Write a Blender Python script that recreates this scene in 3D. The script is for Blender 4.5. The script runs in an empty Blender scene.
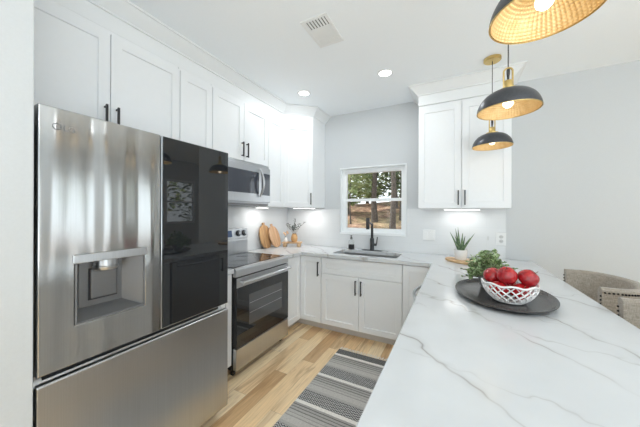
import bpy, bmesh, math, random
from mathutils import Vector, Matrix
random.seed(7)
S = bpy.context.scene
COL = S.collection
PI = math.pi

# ------------------------------------------------------------------ camera, world, lights, exposure
cam_data = bpy.data.cameras.new('camera')
cam_data.lens = 36 * 259.8 / 640
cam_data.sensor_width = 36
cam_data.shift_x = 0.0011
cam_data.shift_y = -0.0023
cam_data.clip_start = 0.02
cam = bpy.data.objects.new('camera', cam_data)
COL.objects.link(cam)
cam.matrix_world = Matrix.Translation((0, 0, 1.387)) @ Matrix.Rotation(0.483, 4, 'Z') @ Matrix.Rotation(PI / 2, 4, 'X') @ Matrix.Rotation(0.004, 4, 'Z')
S.camera = cam

world = bpy.data.worlds.new('overcast_sky')
S.world = world
world.use_nodes = True
bgn = world.node_tree.nodes['Background']
bgn.inputs['Color'].default_value = (0.90, 0.95, 1.0, 1)
bgn.inputs['Strength'].default_value = 1.9

S.view_settings.view_transform = 'Standard'
S.view_settings.look = 'None'
S.view_settings.gamma = 1
S.view_settings.use_curve_mapping = False
S.view_settings.exposure = 0.05
S.cycles.max_bounces = 16
S.cycles.diffuse_bounces = 10

def area(name, loc, rot, sx, sy, power, color=(1, 1, 1), shape='RECTANGLE', parent=None, spread=PI):
    l = bpy.data.lights.new(name, 'AREA')
    l.shape = shape; l.size = sx
    if shape in ('RECTANGLE', 'ELLIPSE'): l.size_y = sy
    l.energy = power; l.color = color; l.spread = spread
    o = bpy.data.objects.new(name, l); COL.objects.link(o)
    o.location = loc; o.rotation_euler = rot
    if parent: o.parent = parent
    return o

sun_data = bpy.data.lights.new('sun', 'SUN'); sun_data.energy = 5.0; sun_data.angle = 0.04; sun_data.color = (1, 0.95, 0.86)
sun = bpy.data.objects.new('sun', sun_data); COL.objects.link(sun)
sun.rotation_euler = (0, -math.radians(48), 0)          # over the left side of the house, onto the slope outside
COOL = (0.80, 0.92, 1.0)
# daylight entering through the living-room windows behind the camera and the patio door on the right
area('daylight_rear', (-0.2, -3.42, 1.5), (PI / 2 + 0.25, 0, 0), 3.2, 1.9, 22, COOL)
area('daylight_patio', (3.72, 2.2, 1.15), (PI / 2, 0, PI / 2), 1.5, 2.0, 8, COOL)
area('daylight_side', (3.72, -1.6, 1.5), (PI / 2, 0, PI / 2), 1.9, 1.5, 4, COOL)
# added fill lamp aimed up at the living-room ceiling, behind the camera
area('fill_uplight', (2.0, -1.0, 0.9), (PI, 0, 0), 2.8, 2.6, 128, (0.80, 0.92, 1.0))
DOWN_W = 3.6

# ------------------------------------------------------------------ material helpers
def new_mat(name):
    m = bpy.data.materials.new(name); m.use_nodes = True
    nt = m.node_tree
    return m, nt, nt.nodes['Principled BSDF']

def N(nt, t, **kw):
    n = nt.nodes.new(t)
    for k, v in kw.items():
        if k.startswith('i_'):
            key = k[2:]
            n.inputs[int(key) if key.isdigit() else key].default_value = v
        else: setattr(n, k, v)
    return n

def L(nt, a, b): nt.links.new(a, b)

def ramp(nt, stops, interp='LINEAR'):
    n = nt.nodes.new('ShaderNodeValToRGB'); cr = n.color_ramp; cr.interpolation = interp
    while len(cr.elements) < len(stops): cr.elements.new(0.5)
    for e, (p, c) in zip(cr.elements, stops):
        e.position = p; e.color = (c[0], c[1], c[2], 1) if len(c) == 3 else c
    return n

def coords(nt, scale=(1, 1, 1), out='Object', loc=(0, 0, 0), rot=(0, 0, 0)):
    tc = nt.nodes.new('ShaderNodeTexCoord'); mp = nt.nodes.new('ShaderNodeMapping')
    mp.inputs['Scale'].default_value = scale; mp.inputs['Location'].default_value = loc; mp.inputs['Rotation'].default_value = rot
    L(nt, tc.outputs[out], mp.inputs['Vector']); return mp.outputs['Vector']

def math_n(nt, op, a, b=None):
    n = nt.nodes.new('ShaderNodeMath'); n.operation = op
    for i, x in enumerate((a, b)):
        if x is None: continue
        if isinstance(x, (int, float)): n.inputs[i].default_value = x
        else: L(nt, x, n.inputs[i])
    return n.outputs[0]

def mix_c(nt, fac, a, b, blend='MIX'):
    n = nt.nodes.new('ShaderNodeMix'); n.data_type = 'RGBA'; n.blend_type = blend
    for i, x in ((0, fac), (6, a), (7, b)):
        if isinstance(x, (int, float)): n.inputs[i].default_value = x
        elif isinstance(x, tuple): n.inputs[i].default_value = (x[0], x[1], x[2], 1)
        else: L(nt, x, n.inputs[i])
    return n.outputs[2]

def bump(nt, p, height, strength=0.2, dist=0.01):
    b = nt.nodes.new('ShaderNodeBump'); b.inputs['Strength'].default_value = strength; b.inputs['Distance'].default_value = dist
    L(nt, height, b.inputs['Height']); L(nt, b.outputs['Normal'], p.inputs['Normal'])

def paint(name, col, rough=0.5, var=0.015, bscale=90, bstr=0.03, metal=0, spec=0.5, coat=0):
    m, nt, p = new_mat(name)
    v = coords(nt)
    n = N(nt, 'ShaderNodeTexNoise', i_Scale=bscale, i_Detail=4.0); L(nt, v, n.inputs['Vector'])
    lo = tuple(max(0, c * (1 - var)) for c in col); hi = tuple(min(1, c * (1 + var)) for c in col)
    r = ramp(nt, [(0.3, lo), (0.7, hi)]); L(nt, n.outputs['Fac'], r.inputs['Fac'])
    L(nt, r.outputs['Color'], p.inputs['Base Color'])
    p.inputs['Roughness'].default_value = rough; p.inputs['Metallic'].default_value = metal
    p.inputs['Specular IOR Level'].default_value = spec; p.inputs['Coat Weight'].default_value = coat
    if bstr: bump(nt, p, n.outputs['Fac'], bstr, 0.004)
    return m

M = {}
M['wall'] = paint('wall_paint', (0.605, 0.624, 0.638), 0.75, bscale=140)
M['wall_end'] = M['wall']
M['ceiling'] = paint('ceiling_paint', (0.90, 0.935, 0.965), 0.85, bscale=160)
M['cab'] = paint('cabinet_paint', (0.85, 0.862, 0.875), 0.38, var=0.006, bscale=30, bstr=0.008)
M['trim'] = paint('trim_paint', (0.84, 0.855, 0.865), 0.4, var=0.006, bstr=0.008)
M['vinyl'] = paint('white_vinyl', (0.88, 0.9, 0.91), 0.35, var=0.005, bstr=0.0)
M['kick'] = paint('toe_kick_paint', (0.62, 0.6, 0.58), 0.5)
M['black'] = paint('matte_black_metal', (0.018, 0.018, 0.02), 0.38, var=0.1, bstr=0.02)
M['black_plastic'] = paint('black_plastic', (0.02, 0.02, 0.022), 0.45, var=0.1)
M['dark_gap'] = paint('dark_gap_paint', (0.03, 0.03, 0.033), 0.6)
M['plastic_grey'] = paint('grey_plastic', (0.22, 0.22, 0.225), 0.4, metal=0.4)
M['disp'] = paint('dispenser_lining', (0.2, 0.2, 0.205), 0.42, metal=0.75)
M['white_plastic'] = paint('white_plastic', (0.82, 0.83, 0.83), 0.35, bstr=0)
M['plate_slot'] = paint('outlet_insert', (0.6, 0.61, 0.61), 0.4, bstr=0)
M['ceramic'] = paint('white_ceramic', (0.86, 0.85, 0.84), 0.22, var=0.01, bstr=0.01, coat=0.3)
M['brass'] = paint('brushed_brass', (0.62, 0.45, 0.18), 0.3, var=0.05, metal=1.0)
M['soil'] = paint('potting_soil', (0.05, 0.035, 0.025), 0.95, var=0.4, bstr=0.5)
M['knob_dark'] = paint('dark_knob_face', (0.05, 0.05, 0.055), 0.3)
M['fringe'] = paint('cotton_fringe', (0.86, 0.82, 0.75), 0.9)
M['dried'] = paint('dried_flower', (0.72, 0.5, 0.33), 0.9, var=0.2)
M['stem'] = paint('woody_stem', (0.16, 0.12, 0.08), 0.8, var=0.2)
M['nail'] = paint('dark_nailheads', (0.035, 0.03, 0.028), 0.35, metal=0.8)
M['stool_leg'] = paint('dark_stained_leg', (0.06, 0.04, 0.03), 0.45, var=0.3)
M['tray'] = paint('charcoal_tray', (0.05, 0.046, 0.045), 0.24, var=0.15, bscale=30)
M['vent_dark'] = paint('vent_shadow_paint', (0.1, 0.1, 0.105), 0.7)
M['siding'] = paint('exterior_siding', (0.6, 0.58, 0.54), 0.8)
M['bark'] = paint('tree_bark', (0.10, 0.085, 0.072), 0.9, var=0.45, bscale=12, bstr=0.5)

def emissive(name, col, strength):
    m, nt, p = new_mat(name)
    p.inputs['Base Color'].default_value = (0.9, 0.9, 0.9, 1)
    n = N(nt, 'ShaderNodeTexNoise', i_Scale=4.0); L(nt, coords(nt), n.inputs['Vector'])
    r = ramp(nt, [(0, tuple(c * 0.97 for c in col)), (1, col)]); L(nt, n.outputs['Fac'], r.inputs['Fac'])
    L(nt, r.outputs['Color'], p.inputs['Emission Color'])
    p.inputs['Emission Strength'].default_value = strength
    return m
M['diffuser'] = emissive('downlight_diffuser', (1, 0.99, 0.97), 6)
M['led'] = emissive('led_strip', (1, 0.99, 0.97), 5)
M['bulb'] = emissive('warm_bulb', (1, 0.9, 0.72), 3.6)
M['display'] = emissive('oven_display', (0.03, 0.06, 0.13), 0.6)
M['display'].node_tree.nodes['Principled BSDF'].inputs['Base Color'].default_value = (0.02, 0.03, 0.06, 1)
M['display'].node_tree.nodes['Principled BSDF'].inputs['Roughness'].default_value = 0.1

def steel(name, col=(0.56, 0.57, 0.585), rough=0.28, wave=0.0, wscale=(7.0, 1, 0.55)):
    m, nt, p = new_mat(name)
    v = coords(nt, (260, 260, 1.6))
    n = N(nt, 'ShaderNodeTexNoise', i_Scale=1.0, i_Detail=3.0); L(nt, v, n.inputs['Vector'])
    r = ramp(nt, [(0.3, tuple(c * 0.95 for c in col)), (0.7, tuple(min(1, c * 1.04) for c in col))])
    L(nt, n.outputs['Fac'], r.inputs['Fac']); L(nt, r.outputs['Color'], p.inputs['Base Color'])
    p.inputs['Metallic'].default_value = 1.0; p.inputs['Roughness'].default_value = rough
    if wave:
        w = N(nt, 'ShaderNodeTexNoise', i_Scale=1.0, i_Detail=1.0); L(nt, coords(nt, wscale), w.inputs['Vector'])
        bump(nt, p, w.outputs['Fac'], 1.0, wave)
    else:
        bump(nt, p, n.outputs['Fac'], 0.05, 0.002)
    return m
M['steel'] = steel('stainless_steel')
M['steel_door'] = steel('stainless_door_skin', (0.47, 0.47, 0.467), 0.16, wave=0.022, wscale=(8.0, 1, 0.45))
M['steel_drawer'] = steel('stainless_drawer_skin', (0.50, 0.51, 0.525), 0.3, wave=0.006, wscale=(7.0, 1, 0.2))
M['steel_sink'] = steel('sink_steel', (0.55, 0.55, 0.55), 0.3)

def black_glass(name, col=(0.012, 0.013, 0.015), rough=0.02):
    m, nt, p = new_mat(name)
    n = N(nt, 'ShaderNodeTexNoise', i_Scale=2.0); L(nt, coords(nt), n.inputs['Vector'])
    r = ramp(nt, [(0, col), (1, tuple(c * 1.2 for c in col))]); L(nt, n.outputs['Fac'], r.inputs['Fac'])
    L(nt, r.outputs['Color'], p.inputs['Base Color'])
    p.inputs['Roughness'].default_value = rough; p.inputs['IOR'].default_value = 1.66
    return m
M['black_glass'] = black_glass('black_door_glass')
M['oven_glass'] = black_glass('oven_window_glass', (0.075, 0.078, 0.083), 0.03)  # base colour lightened to stand in for the grey interior and reflections
M['cooktop'] = black_glass('ceramic_cooktop_glass', (0.018, 0.018, 0.02), 0.06)
M['micro_glass'] = black_glass('microwave_glass', (0.04, 0.045, 0.06), 0.05)

def pane_glass():
    m = bpy.data.materials.new('window_pane_glass'); m.use_nodes = True
    nt = m.node_tree; nt.nodes.clear()
    o = nt.nodes.new('ShaderNodeOutputMaterial'); t = nt.nodes.new('ShaderNodeBsdfTransparent'); g = nt.nodes.new('ShaderNodeBsdfGlossy')
    g.inputs['Roughness'].default_value = 0.01; t.inputs['Color'].default_value = (0.97, 0.985, 0.98, 1)
    f = nt.nodes.new('ShaderNodeFresnel'); f.inputs['IOR'].default_value = 1.35
    mx = nt.nodes.new('ShaderNodeMixShader')
    L(nt, f.outputs[0], mx.inputs[0]); L(nt, t.outputs[0], mx.inputs[1]); L(nt, g.outputs[0], mx.inputs[2]); L(nt, mx.outputs[0], o.inputs['Surface'])
    return m
M['pane'] = pane_glass()

def clear_glass():
    m, nt, p = new_mat('clear_bottle_glass')
    p.inputs['Base Color'].default_value = (0.93, 0.95, 0.95, 1); p.inputs['Transmission Weight'].default_value = 0.9
    p.inputs['Roughness'].default_value = 0.03; p.inputs['IOR'].default_value = 1.25
    n = N(nt, 'ShaderNodeTexNoise', i_Scale=8.0); L(nt, coords(nt), n.inputs['Vector']); bump(nt, p, n.outputs['Fac'], 0.02)
    return m
M['clear'] = clear_glass()

def quartz():
    m, nt, p = new_mat('veined_white_quartz')
    tc = nt.nodes.new('ShaderNodeTexCoord'); sx = nt.nodes.new('ShaderNodeSeparateXYZ'); L(nt, tc.outputs['Object'], sx.inputs[0])
    def vein(a, cs, warp, wscale, width, seed, gate):
        n = N(nt, 'ShaderNodeTexNoise', i_Scale=wscale, i_Detail=4.0, i_Roughness=0.6); L(nt, coords(nt, loc=(seed, seed * 0.7, 0)), n.inputs['Vector'])
        q = math_n(nt, 'ADD', math_n(nt, 'MULTIPLY', sx.outputs[0], math.cos(a)), math_n(nt, 'MULTIPLY', sx.outputs[1], math.sin(a)))
        q = math_n(nt, 'ADD', q, math_n(nt, 'MULTIPLY', math_n(nt, 'SUBTRACT', n.outputs['Fac'], 0.5), warp))
        d = None
        for c in cs:
            e = math_n(nt, 'ABSOLUTE', math_n(nt, 'SUBTRACT', q, c)); d = e if d is None else math_n(nt, 'MINIMUM', d, e)
        w = N(nt, 'ShaderNodeTexNoise', i_Scale=3.2, i_Detail=3.0); L(nt, coords(nt, loc=(seed * 1.3, 2, 5)), w.inputs['Vector'])
        wr = ramp(nt, [(gate, (0.12, 0.12, 0.12)), (gate + 0.2, (1, 1, 1))]); L(nt, w.outputs['Fac'], wr.inputs['Fac'])
        r = ramp(nt, [(0, (1, 1, 1)), (width * 0.45, (0.55, 0.55, 0.55)), (width, (0.16, 0.16, 0.16)), (width * 4, (0, 0, 0))]); L(nt, d, r.inputs['Fac'])
        return math_n(nt, 'MULTIPLY', r.outputs['Color'], wr.outputs['Color'])
    v1 = vein(0.80, (0.62, 1.03, 1.30, 1.72, 2.3, -0.2, -1.1), 0.42, 1.7, 0.009, 4.0, 0.38)
    v2 = vein(1.25, (0.85, 1.26, 1.52, 2.1, 2.75), 0.5, 2.2, 0.005, 11.0, 0.44)
    f = math_n(nt, 'MAXIMUM', math_n(nt, 'MULTIPLY', v1, 1.0), math_n(nt, 'MULTIPLY', v2, 0.5))
    cl = N(nt, 'ShaderNodeTexNoise', i_Scale=5.0, i_Detail=4.0); L(nt, tc.outputs['Object'], cl.inputs['Vector'])
    rr = ramp(nt, [(0.3, (0.60, 0.615, 0.63)), (0.7, (0.64, 0.655, 0.67))]); L(nt, cl.outputs['Fac'], rr.inputs['Fac'])
    c = mix_c(nt, f, rr.outputs['Color'], (0.31, 0.292, 0.275))
    L(nt, c, p.inputs['Base Color'])
    p.inputs['Roughness'].default_value = 0.14
    return m
M['quartz'] = quartz()

def tile_mat():
    m, nt, p = new_mat('white_backsplash_tile')
    tc = nt.nodes.new('ShaderNodeTexCoord')
    sx = nt.nodes.new('ShaderNodeSeparateXYZ'); L(nt, tc.outputs['Object'], sx.inputs[0])
    cx = nt.nodes.new('ShaderNodeCombineXYZ'); L(nt, math_n(nt, 'ADD', sx.outputs[0], sx.outputs[1]), cx.inputs[0]); L(nt, sx.outputs[2], cx.inputs[1])
    b = N(nt, 'ShaderNodeTexBrick'); b.offset = 0.5
    for k, v in (('Color1', (0.71, 0.725, 0.735, 1)), ('Color2', (0.72, 0.735, 0.745, 1)), ('Mortar', (0.68, 0.695, 0.705, 1))): b.inputs[k].default_value = v
    b.inputs['Scale'].default_value = 1; b.inputs['Brick Width'].default_value = 0.305; b.inputs['Row Height'].default_value = 0.1025; b.inputs['Mortar Size'].default_value = 0.0016
    L(nt, cx.outputs[0], b.inputs['Vector']); L(nt, b.outputs['Color'], p.inputs['Base Color'])
    p.inputs['Roughness'].default_value = 0.25
    return m
M['tile'] = tile_mat()

def wood_floor():
    m, nt, p = new_mat('hickory_plank_floor')
    tc = nt.nodes.new('ShaderNodeTexCoord'); sx = nt.nodes.new('ShaderNodeSeparateXYZ'); L(nt, tc.outputs['Object'], sx.inputs[0])
    X, Y = sx.outputs[0], sx.outputs[1]
    xs = math_n(nt, 'DIVIDE', X, 0.127); ix = math_n(nt, 'FLOOR', xs)
    wn = N(nt, 'ShaderNodeTexWhiteNoise'); wn.noise_dimensions = '1D'; L(nt, ix, wn.inputs['W'])
    ys = math_n(nt, 'DIVIDE', math_n(nt, 'ADD', Y, math_n(nt, 'MULTIPLY', wn.outputs['Value'], 3.0)), 0.95); iy = math_n(nt, 'FLOOR', ys)
    cb = nt.nodes.new('ShaderNodeCombineXYZ'); L(nt, ix, cb.inputs[0]); L(nt, iy, cb.inputs[1])
    w2 = N(nt, 'ShaderNodeTexWhiteNoise'); w2.noise_dimensions = '2D'; L(nt, cb.outputs[0], w2.inputs['Vector'])
    base = ramp(nt, [(0.0, (0.56, 0.33, 0.16)), (0.14, (0.74, 0.49, 0.26)), (0.32, (0.90, 0.64, 0.36)), (0.7, (0.97, 0.745, 0.46)), (1.0, (0.98, 0.82, 0.58))])
    L(nt, w2.outputs['Value'], base.inputs['Fac'])
    # streaks of heartwood running along each plank
    off = nt.nodes.new('ShaderNodeVectorMath'); off.operation = 'MULTIPLY'; off.inputs[1].default_value = (13.7, 5.3, 9.1); L(nt, w2.outputs['Color'], off.inputs[0])
    sc = nt.nodes.new('ShaderNodeVectorMath'); sc.operation = 'MULTIPLY'; sc.inputs[1].default_value = (11, 1.5, 1); L(nt, tc.outputs['Object'], sc.inputs[0])
    ad = nt.nodes.new('ShaderNodeVectorMath'); ad.operation = 'ADD'; L(nt, off.outputs[0], ad.inputs[0]); L(nt, sc.outputs[0], ad.inputs[1])
    n1 = N(nt, 'ShaderNodeTexNoise', i_Scale=1.0, i_Detail=3.0, i_Distortion=0.8); L(nt, ad.outputs[0], n1.inputs['Vector'])
    st = ramp(nt, [(0.5, (0, 0, 0)), (0.63, (1, 1, 1))]); L(nt, n1.outputs['Fac'], st.inputs['Fac'])
    c1 = mix_c(nt, math_n(nt, 'MULTIPLY', st.outputs['Color'], 0.62), base.outputs['Color'], (0.46, 0.26, 0.12))
    sc2 = nt.nodes.new('ShaderNodeVectorMath'); sc2.operation = 'MULTIPLY'; sc2.inputs[1].default_value = (95, 5, 1); L(nt, tc.outputs['Object'], sc2.inputs[0])
    n2 = N(nt, 'ShaderNodeTexNoise', i_Scale=1.0, i_Detail=4.0); L(nt, sc2.outputs[0], n2.inputs['Vector'])
    gr = ramp(nt, [(0.3, (0.84, 0.83, 0.82)), (0.7, (1.06, 1.06, 1.06))]); L(nt, n2.outputs['Fac'], gr.inputs['Fac'])
    c2 = mix_c(nt, 1.0, c1, gr.outputs['Color'], 'MULTIPLY')
    fx = math_n(nt, 'FRACT', xs); ex = math_n(nt, 'ABSOLUTE', math_n(nt, 'SUBTRACT', fx, 0.5))
    fy = math_n(nt, 'FRACT', ys); ey = math_n(nt, 'ABSOLUTE', math_n(nt, 'SUBTRACT', fy, 0.5))
    gap = math_n(nt, 'MAXIMUM', math_n(nt, 'GREATER_THAN', ex, 0.49), math_n(nt, 'GREATER_THAN', ey, 0.4985))
    c3 = mix_c(nt, math_n(nt, 'MULTIPLY', gap, 0.4), c2, (0.18, 0.11, 0.06))
    L(nt, c3, p.inputs['Base Color']); p.inputs['Roughness'].default_value = 0.34
    bump(nt, p, n2.outputs['Fac'], 0.06, 0.003)
    return m
M['floor'] = wood_floor()

def wood(name, a, b, scale=(60, 60, 3), rough=0.5):
    m, nt, p = new_mat(name)
    n = N(nt, 'ShaderNodeTexNoise', i_Scale=1.0, i_Detail=4.0, i_Distortion=0.7); L(nt, coords(nt, scale), n.inputs['Vector'])
    r = ramp(nt, [(0.35, a), (0.65, b)]); L(nt, n.outputs['Fac'], r.inputs['Fac']); L(nt, r.outputs['Color'], p.inputs['Base Color'])
    p.inputs['Roughness'].default_value = rough; bump(nt, p, n.outputs['Fac'], 0.08, 0.003)
    return m
M['board_wood'] = wood('acacia_board_wood', (0.27, 0.13, 0.05), (0.56, 0.33, 0.15), (34, 34, 2.5))
M['board_pale'] = wood('pale_board_wood', (0.44, 0.24, 0.12), (0.66, 0.42, 0.25), (40, 40, 2.5))
M['slab_wood'] = wood('round_slab_wood', (0.45, 0.27, 0.12), (0.68, 0.46, 0.26), (6, 60, 30))
M['riser_wood'] = wood('riser_wood', (0.5, 0.31, 0.16), (0.7, 0.49, 0.3), (6, 60, 30))
M['vase_wood'] = wood('turned_vase_wood', (0.5, 0.27, 0.1), (0.68, 0.42, 0.2), (20, 20, 40))

def fabric(name, a, b, sc=420):
    m, nt, p = new_mat(name)
    tc = nt.nodes.new('ShaderNodeTexCoord')
    n = N(nt, 'ShaderNodeTexNoise', i_Scale=1.0, i_Detail=3.0)
    mp = nt.nodes.new('ShaderNodeMapping'); mp.inputs['Scale'].default_value = (sc, sc, sc * 0.12); L(nt, tc.outputs['Object'], mp.inputs[0]); L(nt, mp.outputs[0], n.inputs['Vector'])
    n2 = N(nt, 'ShaderNodeTexNoise', i_Scale=1.0, i_Detail=3.0)
    mp2 = nt.nodes.new('ShaderNodeMapping'); mp2.inputs['Scale'].default_value = (sc * 0.1, sc * 0.1, sc); L(nt, tc.outputs['Object'], mp2.inputs[0]); L(nt, mp2.outputs[0], n2.inputs['Vector'])
    f = math_n(nt, 'MULTIPLY', math_n(nt, 'ADD', n.outputs['Fac'], n2.outputs['Fac']), 0.5)
    r = ramp(nt, [(0.4, a), (0.6, b)]); L(nt, f, r.inputs['Fac']); L(nt, r.outputs['Color'], p.inputs['Base Color'])
    p.inputs['Roughness'].default_value = 0.95; p.inputs['Sheen Weight'].default_value = 0.2
    bump(nt, p, f, 0.3, 0.003)
    return m
M['linen'] = fabric('taupe_linen', (0.25, 0.215, 0.175), (0.40, 0.355, 0.30))

def rug_mat():
    m, nt, p = new_mat('woven_striped_rug')
    tc = nt.nodes.new('ShaderNodeTexCoord'); sx = nt.nodes.new('ShaderNodeSeparateXYZ'); L(nt, tc.outputs['Object'], sx.inputs[0])
    X, Y = sx.outputs[0], sx.outputs[1]
    t = math_n(nt, 'DIVIDE', math_n(nt, 'SUBTRACT', -0.085, Y), 0.352)       # local y runs down from 0 at the far hem
    fr = math_n(nt, 'FRACT', t)
    g = lambda v: (v * 1.08, v * 1.06, v * 1.03)
    stripes = ramp(nt, [(0.0, g(0.78)), (0.085, g(0.36)), (0.13, g(0.12)), (0.15, g(0.38)), (0.2, g(0.16)), (0.22, g(0.40)), (0.27, g(0.2)), (0.30, g(0.44)),
                        (0.36, g(0.24)), (0.375, g(0.47)), (0.43, g(0.33)), (0.46, g(0.5)), (0.6, g(0.42)), (0.66, g(0.3))], 'CONSTANT')
    L(nt, fr, stripes.inputs['Fac'])
    zz = math_n(nt, 'PINGPONG', X, 0.012)
    ph = math_n(nt, 'FRACT', math_n(nt, 'DIVIDE', math_n(nt, 'ADD', Y, zz), 0.017))
    chev = math_n(nt, 'GREATER_THAN', ph, 0.5)
    pat = mix_c(nt, chev, (0.035, 0.035, 0.04), (0.55, 0.55, 0.55))
    inpat = math_n(nt, 'GREATER_THAN', fr, 0.68)
    c = mix_c(nt, inpat, stripes.outputs['Color'], pat)
    first = math_n(nt, 'GREATER_THAN', Y, -0.085)
    ph2 = math_n(nt, 'FRACT', math_n(nt, 'DIVIDE', math_n(nt, 'ADD', X, Y), 0.012))
    pat2 = mix_c(nt, math_n(nt, 'GREATER_THAN', ph2, 0.6), (0.085, 0.087, 0.09), (0.27, 0.27, 0.27))
    c = mix_c(nt, first, c, pat2)
    n = N(nt, 'ShaderNodeTexNoise', i_Scale=1.0, i_Detail=2.0); L(nt, coords(nt, (60, 500, 1)), n.inputs['Vector'])
    r = ramp(nt, [(0.3, g(0.72)), (0.7, g(1.15))]); L(nt, n.outputs['Fac'], r.inputs['Fac'])
    c = mix_c(nt, 1.0, c, r.outputs['Color'], 'MULTIPLY')
    L(nt, c, p.inputs['Base Color']); p.inputs['Roughness'].default_value = 0.95; bump(nt, p, n.outputs['Fac'], 0.5, 0.003)
    return m
M['rug'] = rug_mat()

def apple_mat():
    m, nt, p = new_mat('red_apple_skin')
    n = N(nt, 'ShaderNodeTexNoise', i_Scale=1.0, i_Detail=4.0); L(nt, coords(nt, (60, 60, 9)), n.inputs['Vector'])
    r = ramp(nt, [(0.35, (0.27, 0.004, 0.009)), (0.6, (0.46, 0.011, 0.016)), (0.8, (0.58, 0.07, 0.05))]); L(nt, n.outputs['Fac'], r.inputs['Fac'])
    L(nt, r.outputs['Color'], p.inputs['Base Color']); p.inputs['Roughness'].default_value = 0.16; p.inputs['Coat Weight'].default_value = 0.4
    return m
M['apple'] = apple_mat()

def leaf_mat(name, a, b, c, scale=25):
    m, nt, p = new_mat(name)
    n = N(nt, 'ShaderNodeTexNoise', i_Scale=scale, i_Detail=2.0); L(nt, coords(nt), n.inputs['Vector'])
    r = ramp(nt, [(0.3, a), (0.52, b), (0.72, c)]); L(nt, n.outputs['Fac'], r.inputs['Fac']); L(nt, r.outputs['Color'], p.inputs['Base Color'])
    p.inputs['Roughness'].default_value = 0.55
    return m
M['leaf'] = leaf_mat('houseplant_leaf', (0.10, 0.18, 0.06), (0.31, 0.42, 0.19), (0.72, 0.77, 0.58), 75)
M['pewter'] = paint('pewter_pot', (0.4, 0.4, 0.41), 0.35, metal=0.6)
M['leaf_grey'] = leaf_mat('eucalyptus_leaf', (0.03, 0.05, 0.042), (0.07, 0.10, 0.085), (0.15, 0.19, 0.16), 30)
M['snake'] = leaf_mat('aloe_leaf', (0.06, 0.11, 0.06), (0.13, 0.2, 0.1), (0.25, 0.33, 0.18), 45)
M['foliage_a'] = leaf_mat('yellow_green_foliage', (0.17, 0.25, 0.09), (0.36, 0.45, 0.2), (0.6, 0.66, 0.4), 2.2)
M['foliage_b'] = leaf_mat('dark_pine_foliage', (0.05, 0.085, 0.045), (0.10, 0.15, 0.07), (0.2, 0.26, 0.13), 2.2)

def ground_mat():
    m, nt, p = new_mat('leaf_litter_ground')
    n = N(nt, 'ShaderNodeTexNoise', i_Scale=2.6, i_Detail=6.0, i_Roughness=0.75); L(nt, coords(nt), n.inputs['Vector'])
    r = ramp(nt, [(0.3, (0.06, 0.04, 0.028)), (0.46, (0.22, 0.125, 0.085)), (0.57, (0.42, 0.26, 0.18)), (0.68, (0.72, 0.55, 0.38))]); L(nt, n.outputs['Fac'], r.inputs['Fac'])
    g = N(nt, 'ShaderNodeTexNoise', i_Scale=0.5, i_Detail=3.0); L(nt, coords(nt), g.inputs['Vector'])
    gr = ramp(nt, [(0.5, (0, 0, 0)), (0.62, (1, 1, 1))]); L(nt, g.outputs['Fac'], gr.inputs['Fac'])
    c = mix_c(nt, math_n(nt, 'MULTIPLY', gr.outputs['Color'], 0.4), r.outputs['Color'], (0.26, 0.27, 0.12))
    L(nt, c, p.inputs['Base Color']); p.inputs['Roughness'].default_value = 0.95
    return m
M['ground'] = ground_mat()

def shade_in():
    m, nt, p = new_mat('gold_shade_lining')
    n = N(nt, 'ShaderNodeTexNoise', i_Scale=30.0); L(nt, coords(nt), n.inputs['Vector'])
    r = ramp(nt, [(0.3, (0.80, 0.58, 0.29)), (0.7, (0.90, 0.70, 0.40))]); L(nt, n.outputs['Fac'], r.inputs['Fac']); L(nt, r.outputs['Color'], p.inputs['Base Color'])
    p.inputs['Metallic'].default_value = 0.55; p.inputs['Roughness'].default_value = 0.42
    return m
M['shade_in'] = shade_in()
M['shade_out'] = paint('gunmetal_shade', (0.085, 0.088, 0.098), 0.36, var=0.1, metal=0.7)

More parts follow.
